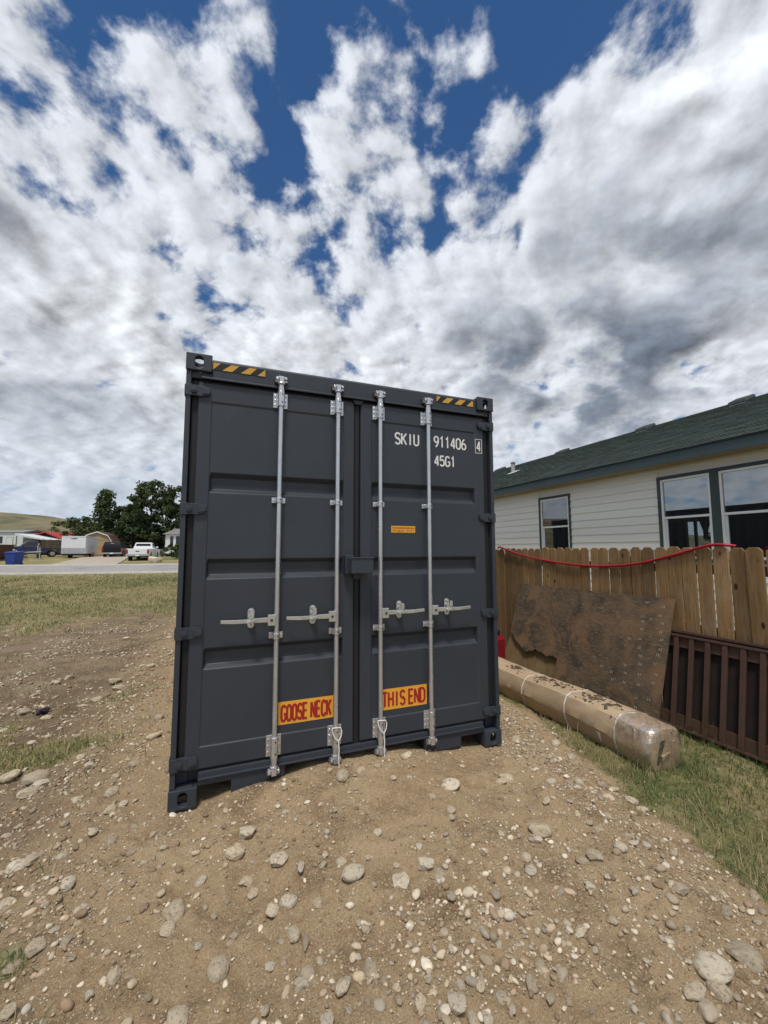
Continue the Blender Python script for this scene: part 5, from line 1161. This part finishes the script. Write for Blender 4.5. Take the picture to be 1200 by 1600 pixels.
grp = 'pickups parked beyond the road'
pickup((-7.20, 43.25, gz(-7.2, 43.25)), R(-3), m_carw, 'white pickup truck parked behind the white boulder across the road', grp)
pickup((-10.95, 51.15, gz(-10.95, 51.15) - .1), R(2), m_cark, 'black pickup with bed cap parked between the tan shed and white pickup', grp, 'topper')
pickup((-16.6, 55.6, gz(-16.6, 55.6)), R(112), m_carb, 'dark blue stake-bed truck parked left of the white trailer', grp, 'stake', m_under)
# low silver car glimpsed between the pickups
cv = empty('car', (-9.55, 56.3, gz(-9.55, 56.3)), R(-30), 'silver car half hidden between the black and the white pickups', 'car')
MB().prism([(0, .35), (.05, .75), (.2, .95), (4.2, .85), (4.45, .6), (4.4, .32)], 0, -.86, .86).build('body', m_cars, cv, bevel=.05, seg=3)
MB().hexa([(-.78, .5, .9), (.78, .5, .9), (.78, 3.3, .88), (-.78, 3.3, .88), (-.58, 1.1, 1.42), (.58, 1.1, 1.42), (.58, 2.4, 1.42), (-.58, 2.4, 1.42)]).build('cabin_glass', m_tint, cv, bevel=.05)
MB().box(-.56, .56, 1.15, 2.35, 1.415, 1.45).build('car_roof', m_cars, cv, bevel=.015)
for s in (-1, 1): wheel(cv, s * .76, .85, .31, .2); wheel(cv, s * .76, 3.5, .31, .2)
# enclosed cargo trailer
tx, ty = -14.27, 50.25; tr = empty('cargo_trailer', (tx, ty, gz(tx, ty)), R(3), 'white enclosed cargo trailer beside the tan shed', 'trailer')
m_trl = mat('white_trailer_skin', (.74, .75, .77), (.70, .71, .73), scale=2, rough=.4)
MB().box(-1.07, 1.07, 0, 5.6, .42, 2.30).build('trailer_body', m_trl, tr, bevel=.05, seg=2)
MB().box(-1.05, 1.05, -.012, .02, .44, 1.05).build('stone_guard', m_galt, tr); MB().box(-1.085, 1.085, -.015, 5.6, 2.20, 2.26).build('roof_edge', m_galt, tr)
for yv in (.95, 1.9, 2.85, 3.8, 4.75): MB().box(1.068, 1.078, yv - .02, yv + .02, .5, 2.15).build('skin_seam', m_galt, tr)
MB().box(1.066, 1.082, .05, 5.55, .45, .95).build('side_panel', m_trl, tr); MB().box(-.9, .9, -.1, 5.5, .26, .42).build('chassis', m_under, tr)
for s in (-1, 1): wheel(tr, s * .98, 3.0, .36, .2); wheel(tr, s * .98, 3.8, .36, .2)
lg = MB(); lg.prism([(-.36, 2.00), (-.24, 2.09), (.34, 2.09), (.30, 2.06), (-.18, 2.06)], 1, -.016, -.002); lg.prism([(-.12, 1.99), (-.08, 2.035), (.30, 2.035), (.26, 1.99)], 1, -.016, -.002); lgo = lg.build('trailer_emblem', m_under, tr); lgo['kind'] = 'stuff'
MB().tube([(-.7, 0, .36), (0, -1.0, .40), (.7, 0, .36)], .04, n=6).build('tongue', m_under, tr)
# tan gambrel shed
sx_, sy_ = -14.1, 58.4; sh = empty('garden_shed', (sx_, sy_, gz(sx_, sy_)), R(-1), 'tan garden shed with white trim and brown barn roof', 'shed')
m_tan = mat('tan_panel_siding', (.43, .315, .175), (.40, .29, .16), scale=3, rough=.8); m_broof = mat('brown_shingle', (.105, .050, .036), (.085, .042, .032), scale=8, rough=.9)
gam = [(-1.62, .15), (1.62, .15), (1.62, 1.75), (1.12, 2.55), (0, 2.98), (-1.12, 2.55), (-1.62, 1.75)]
MB().prism(gam, 1, 0, 4.2).build('shed_wall', m_tan, sh)
for a, b in (((1.70, 1.70), (1.16, 2.60)), ((1.16, 2.60), (0, 3.05)), ((0, 3.05), (-1.16, 2.60)), ((-1.16, 2.60), (-1.70, 1.70))):
    d = Vector((b[0] - a[0], b[1] - a[1])).normalized(); n = Vector((d.y, -d.x)) * -.07
    if n.y < 0: n = -n
    MB().prism([a, b, (b[0] + n.x, b[1] + n.y), (a[0] + n.x, a[1] + n.y)], 1, -.16, 4.35).build('roof_slope', m_broof, sh)
    MB().prism([(a[0] * .985, a[1] - .10), (b[0] * .985, b[1] - .12), (b[0], b[1] + .02), (a[0], a[1] + .02)], 1, -.20, -.163).build('white_trim', m_carw, sh)
for xd in (-.8, .0, .8): MB().box(xd - .025, xd + .025, -.02, .01, .2, 2.0).build('door_batten', m_tan, sh)
MB().box(-1.6, 1.6, -.025, .01, 2.02, 2.08).build('door_track', m_tan, sh); MB().box(-1.62, 1.62, -.015, .01, 1.06, 1.10).build('panel_joint', m_tan, sh)
MB().box(-1.3, 1.3, -.05, 4, 0, .16).build('skids', mat('rust_red_skid', (.20, .05, .03), rough=.9), sh)
# blue wheeled bin
bx_, by_ = -15.05, 38.9; bn = empty('rubbish_bin', (bx_, by_, gz(bx_, by_)), R(-24), 'bright blue rubbish bin standing at the far roadside', 'bin')
m_bin = mat('blue_plastic', (.020, .050, .26), (.018, .042, .22), scale=5, rough=.4)
MB().hexa([(-.36, -.36, .08), (.36, -.36, .08), (.36, .36, .08), (-.36, .36, .08), (-.43, -.43, 1.0), (.43, -.43, 1.0), (.43, .43, 1.0), (-.43, .43, 1.0)]).build('bin_body', m_bin, bn, bevel=.03)
MB().hexa([(-.47, -.48, 1.0), (.47, -.48, 1.0), (.47, .47, 1.02), (-.47, .47, 1.02), (-.44, -.44, 1.07), (.44, -.44, 1.07), (.44, .44, 1.12), (-.44, .44, 1.12)]).build('lid', m_bin, bn, bevel=.02)
for s in (-1, 1): MB().cyl((s * .30, .30, .10), (s * .40, .30, .10), .10, n=12).build('wheel', m_tyre, bn)
# mobile home at the left edge
mx, my = -26.4, 72.2; mh = empty('mobile_home', (mx, my, gz(mx, my)), R(-21.5), 'long pale white mobile home at the left edge behind the trucks', 'mobile home')
m_mh = mat('mobile_home_skin', (.62, .65, .66), (.58, .61, .62), scale=1, rough=.6, stretch=(.3, .3, 8)); m_groof = mat('grey_metal_roof', (.20, .19, .18), rough=.6)
MB().box(-16, 0, 0, 4.2, .5, 3.3).build('wall', m_mh, mh); MB().prism([(-.2, 3.3), (2.1, 3.75), (4.4, 3.3), (2.1, 3.45)], 0, -16.2, .2).build('roof', m_groof, mh)
MB().box(-16, 0, .05, 4.1, -.2, .5).build('skirting', m_groof, mh)
for xd in (-3.9, -8.2, -11.5): MB().box(xd, xd + .95, -.03, .02, 1.7, 2.7).build('window', m_tint, mh)
MB().box(-2.35, -1.45, -.04, .02, .6, 2.55).build('door', m_mh, mh); MB().box(-2.42, -1.38, -.025, .01, .55, 2.62).build('door_frame', m_groof, mh)
# pale awning roof sloping down beside it
ax_, ay_ = -24.8, 69.5; aw = empty('carport', (ax_, ay_, gz(ax_, ay_)), R(-21.5), 'pale sloping carport roof between mobile home and dark blue truck', 'carport')
MB().hexa([(-2.0, 0, 2.75), (2.9, 0, 1.95), (2.9, 3, 1.95), (-2.0, 3, 2.75), (-2.0, 0, 3.05), (2.9, 0, 2.12), (2.9, 3, 2.12), (-2.0, 3, 3.05)]).build('carport_roof', m_mh, aw)
for xp_, h_ in ((-1.8, 2.75), (2.7, 2.0)):
    for yp_ in (.1, 2.9): MB().box(xp_ - .05, xp_ + .05, yp_ - .05, yp_ + .05, -.1, h_).build('post', m_groof, aw)
# red roofed shelter
rx, ry = -24.0, 73.6; rsx = empty('red_roof_shelter', (rx, ry, gz(rx, ry)), R(-21.5), 'brown shelter with a red metal gable roof behind the dark blue truck', 'shelter')
m_rr = mat('red_metal_roof', (.42, .055, .045), (.36, .05, .04), scale=2, rough=.5); m_bw = mat('brown_wall', (.075, .05, .035), rough=.9)
MB().prism([(-1.7, 0), (2.6, 0), (2.6, 2.2), (.0, 3.3), (-1.7, 2.7)], 1, 0, 5).build('wall', m_bw, rsx)
MB().prism([(0, 3.32), (2.95, 2.08), (3.0, 2.24), (0, 3.50)], 1, -.5, 5.2).build('roof_slope', m_rr, rsx); MB().prism([(0, 3.32), (0, 3.50), (-2.0, 2.82), (-1.95, 2.66)], 1, -.5, 5.2).build('roof_slope', m_rr, rsx)
# low grey roofed building further back
gx, gy = -25.8, 87.8; gb = empty('low_building', (gx, gy, gz(gx, gy)), R(-21.5), 'low building with a brown-grey roof behind the white trailer', 'building')
MB().box(-5, 5, 0, 6, 0, 2.9).build('wall', m_bw, gb); MB().prism([(-.4, 2.9), (3, 3.8), (6.4, 2.9)], 0, -5.3, 5.3).build('roof', mat('grey_brown_roof', (.12, .105, .09), rough=.9), gb); MB().box(2.6, 3.1, 2.5, 3, 3.3, 4.3).build('chimney', m_mh, gb)
# silver boat trailer standing in front of the stake truck
ux, uy = -17.6, 49.6; ut = empty('boat_trailer', (ux, uy, gz(ux, uy)), R(40), 'silver boat trailer frame parked in front of the dark blue truck', 'trailer')
for s in (-1, 1): MB().tube([(s * .75, 1.8, .62), (s * .7, 0, .62), (0, -1.9, .72)], .065, n=6).build('frame_rail', m_galt, ut); wheel(ut, s * .9, .7, .3, .18)
MB().tube([(-.78, 1.6, .62), (.78, 1.6, .62)], .05, n=6).build('cross_beam', m_galt, ut); MB().tube([(-.9, .7, .42), (.9, .7, .42)], .05, n=6).build('axle', m_galt, ut); MB().cyl((.0, -1.7, .02), (0, -1.7, 1.15), .05, n=8).build('jack', m_galt, ut); MB().tube([(0, -1.3, .7), (0, -1.25, 1.35), (0, -1.45, 1.5)], .05, n=6).build('winch_post', m_galt, ut)
# brown skip and planks at the far left
kx, ky = -19.7, 46.6; sk_ = empty('rusty_skip', (kx, ky, gz(kx, ky)), R(-21), 'rusty brown skip cut by the left edge of the picture', 'skip')
m_rust = mat('rusty_brown', (.115, .062, .044), (.085, .045, .032), scale=4, rough=.9)
MB().prism([(-3.2, .1), (.2, .1), (.75, 1.45), (-3.6, 1.45)], 1, 0, 1.7).build('skip_body', m_rust, sk_); MB().prism([(-3.65, 1.45), (.83, 1.45), (.83, 1.54), (-3.65, 1.54)], 1, -.04, 1.74).build('skip_rim', m_rust, sk_)
for s in (-2.2, -.6): MB().box(s - .1, s + .1, -.05, 0, .15, 1.4).build('skip_rib', m_rust, sk_)
wx, wy = -18.55, 47.6; wp = empty('plank_pile', (wx, wy, gz(wx, wy)), R(-10), 'loose pile of old planks between the rusty skip and boat trailer', 'planks')
m_pl = mat('old_plank', (.17, .11, .08), (.12, .08, .06), scale=3, rough=.9, rand=.2)
rr2 = random.Random(3)
for k in range(9): o = MB().box(-1.1, 1.1, -.12, .12, 0, .06).build('plank', m_pl, wp); o.location = (rr2.uniform(-.3, .3), rr2.uniform(-.4, .4), .03 + .11 * (k // 2) + .02); o.rotation_euler = (rr2.uniform(-.06, .06), rr2.uniform(-.12, .12), rr2.uniform(-.5, .5))
# white boulder
vv = stone_verts(v3, np.random.default_rng(77), .8); vv = vv * np.array([.80, .55, .42]); o = np_mesh('boulder', vv, f3, m_stonep, smooth=True); o.location = (-5.35, 40.35, gz(-5.35, 40.35) + .22); o.rotation_euler = (0, 0, R(-20)); tag(o, 'big pale boulder by the road in front of the white pickup', 'boulder')
# white house glimpsed beside the container
hx_, hy_ = -6.35, 56.9; wh = empty('white_house', (hx_, hy_, gz(hx_, hy_)), R(-21.5), 'white house glimpsed behind the bush beside the container', 'house')
MB().box(0, 8, 0, 6, .3, 2.75).build('wall', m_carw, wh); MB().prism([(-.3, 2.75), (3, 3.6), (6.3, 2.75)], 0, -.3, 8.3).build('roof', m_groof, wh); MB().box(.62, 1.0, -.03, .02, 1.0, 2.5).build('window', m_tint, wh); MB().box(1.35, 2.3, -.03, .02, 1.0, 2.5).build('window', m_tint, wh)
# old wire fence on the hillside
wf = empty('wire_fence', (-140, 330, 0), 0, 'line of thin fence posts along the foot of the hill', 'fence')
def hz_(x, y): return float(-6 + np.interp(x, [-900, -330, -200, -165, -135, -118, -80, 0, 200, 700], [60, 44, 37.2, 35.6, 29.8, 24, 17, 12, 10, 26]) * sst(y, 200, 500) + 6 * sst(y, 200, 420))
m_post = mat('weathered_post', (.06, .05, .042), rough=.9)
for k in range(13):
    xq = -150 + 6.2 * k; yq = 312 - 2.2 * k; pp = MB().box(-.16, .16, -.16, .16, -2.0, 4.6).build('post', m_post, wf); pp.matrix_parent_inverse = Matrix.Translation((140, -330, 0)); pp.location = (xq, yq, hz_(xq, yq))

# trees
m_leaf = mat('tree_leaf', (1, 1, 1), rough=.65, attr='tint', trans=.25, spec=.2)
m_leaf2 = m_leaf; m_bark = mat('tree_bark', (.085, .066, .05), (.05, .04, .03), scale=6, rough=.95, stretch=(3, 3, .6))
def tree(name, label, loc, h, rad, shape, nclump, nleaf, leaf, seed, dark=1.0, trunk_h=.18, group='trees across the road', cat='tree', hue=(1, 1, 1), trunk_part='trunk'):
    r = np.random.default_rng(seed); t = empty(name, loc, 0, label, cat, group); mb = MB()
    tr_ = max(.05, h * .018); lean = r.normal(0, .02, 2)
    mb.tube([(lean[0] * h * k / 6, lean[1] * h * k / 6, h * .92 * k / 6 - .2) for k in range(7)], [tr_ * (1.25 - k * .19) for k in range(7)], n=8)
    C_ = []
    for k in range(nclump):
        for _ in range(40):
            z_ = r.uniform(trunk_h, 1); a = r.uniform(0, 6.283)
            if shape == 'cone': w = (1 - z_) ** .75 * 1.05 + .04
            else: w = (1 - abs((z_ - .45) / .56) ** 2.4) ** .5 if abs(z_ - .45) < .555 else 0
            w *= 1 + .28 * math.sin(3 * a + seed) + .18 * math.sin(5 * a + 7 * z_)
            if w > .05: break
        q = r.uniform(.45, 1.0) ** .6; C_.append((math.cos(a) * w * rad * q, math.sin(a) * w * rad * q, z_ * h))
    for c in C_[::max(1, len(C_) // 14)]:
        z0 = max(h * .12, c[2] - .28 * math.hypot(c[0], c[1]) - .3); mb.tube([(lean[0] * z0, lean[1] * z0, z0), (c[0] * .55, c[1] * .55, (z0 + c[2]) / 2 + .1), c], [tr_ * .42, tr_ * .26, tr_ * .10], n=5)
    mb.build(trunk_part, m_bark, t, smooth=True)
    C_ = np.array(C_); n = nclump * nleaf; ci = np.repeat(np.arange(nclump), nleaf); spread = rad * r.uniform(.12, .24, nclump)[ci]
    d = r.normal(size=(n, 3)); d /= np.linalg.norm(d, axis=1)[:, None]; d *= (r.uniform(0, 1, n) ** .45 * 1.25)[:, None]
    P = C_[ci] + d * spread[:, None] * np.array([1, 1, .75]); P[:, 2] = np.maximum(P[:, 2], .15)
    nn = r.normal(size=(n, 3)) + d * .8 + np.array([0, 0, .5]); nn /= np.linalg.norm(nn, axis=1)[:, None]; e1 = np.cross(nn, r.normal(size=(n, 3))); e1 /= np.linalg.norm(e1, axis=1)[:, None]; e2 = np.cross(nn, e1)
    s = leaf * r.uniform(.6, 1.35, n)[:, None]
    V_ = np.stack([P - e1 * s, P - e2 * s * .55 + e1 * s * .1, P + e1 * s, P + e2 * s * .55], 1).reshape(-1, 3); F = (np.arange(n)[:, None] * 4 + np.arange(4))
    base = np.array([(.085, .120, .045), (.062, .092, .036), (.12, .155, .062), (.048, .074, .034)]) * np.array(hue) * dark
    cc = base[r.integers(0, 4, n)] * r.uniform(.7, 1.3, n)[:, None] * r.uniform(.75, 1.2, nclump)[ci][:, None]
    np_mesh('crown' if cat == 'tree' else 'foliage', V_, F, m_leaf, parent=t, attrs={'tint': ('FLOAT_COLOR', np.repeat(np.concatenate([cc, np.ones((n, 1))], 1), 4, 0))})
    return t
def TL_(x, y): return (x, y, gz(x, y))
tree('poplar_tree', 'pointed dark green tree rising behind the tan shed', TL_(-16.0, 70), 9.6, 3.1, 'cone', 90, 60, .22, 1, 1.0, .05)
tree('broadleaf_tree', 'tallest broad tree behind the white pickup', TL_(-9.2, 64.8), 10.6, 3.0, 'round', 110, 60, .22, 2, .9, .06)
tree('broadleaf_tree', 'tall tree partly hidden by the left container edge', TL_(-5.6, 63.8), 9.7, 2.8, 'round', 90, 60, .22, 3, .85, .05)
tree('broadleaf_tree', 'tree between the pointed tree and the tallest tree', TL_(-12.4, 68.5), 7.2, 2.8, 'round', 80, 56, .22, 4, .85, .04)
tree('broadleaf_tree', 'low bushy tree just left of the pointed tree', TL_(-18.8, 74), 5.9, 2.6, 'round', 50, 54, .2, 5, 1.0, .06)
tree('broadleaf_tree', 'low yellowish tree at the left end of the tree row', TL_(-22.6, 78), 5.6, 2.8, 'round', 46, 50, .2, 6, 1.25, .06, hue=(1.15, 1.05, .9))
tree('broadleaf_tree', 'dark low tree directly behind the black pickup', TL_(-11.2, 63.5), 5.2, 2.3, 'round', 46, 54, .2, 7, .7, .04)
tree('broadleaf_tree', 'slim tree leaning over the white house', TL_(-7.6, 66.2), 8.2, 1.9, 'round', 46, 54, .2, 8, .9, .1)
tree('shrub', 'dark shrub in front of the white house', TL_(-4.6, 52.8), 1.35, 1.3, 'round', 26, 50, .13, 9, .75, .03, 'shrubs across the road', 'shrub', trunk_part='stem')
tree('shrub', 'low shrub at the container edge beside the boulder', TL_(-4.0, 46.2), 1.2, 1.1, 'round', 20, 46, .11, 10, .8, .03, 'shrubs across the road', 'shrub', trunk_part='stem')
tree('shrub', 'leafy bush outside the far window, seen through the house', (14.2, 5.0, -.2), 2.3, .7, 'round', 26, 40, .07, 12, 1.3, .05, None, 'shrub', trunk_part='stem')
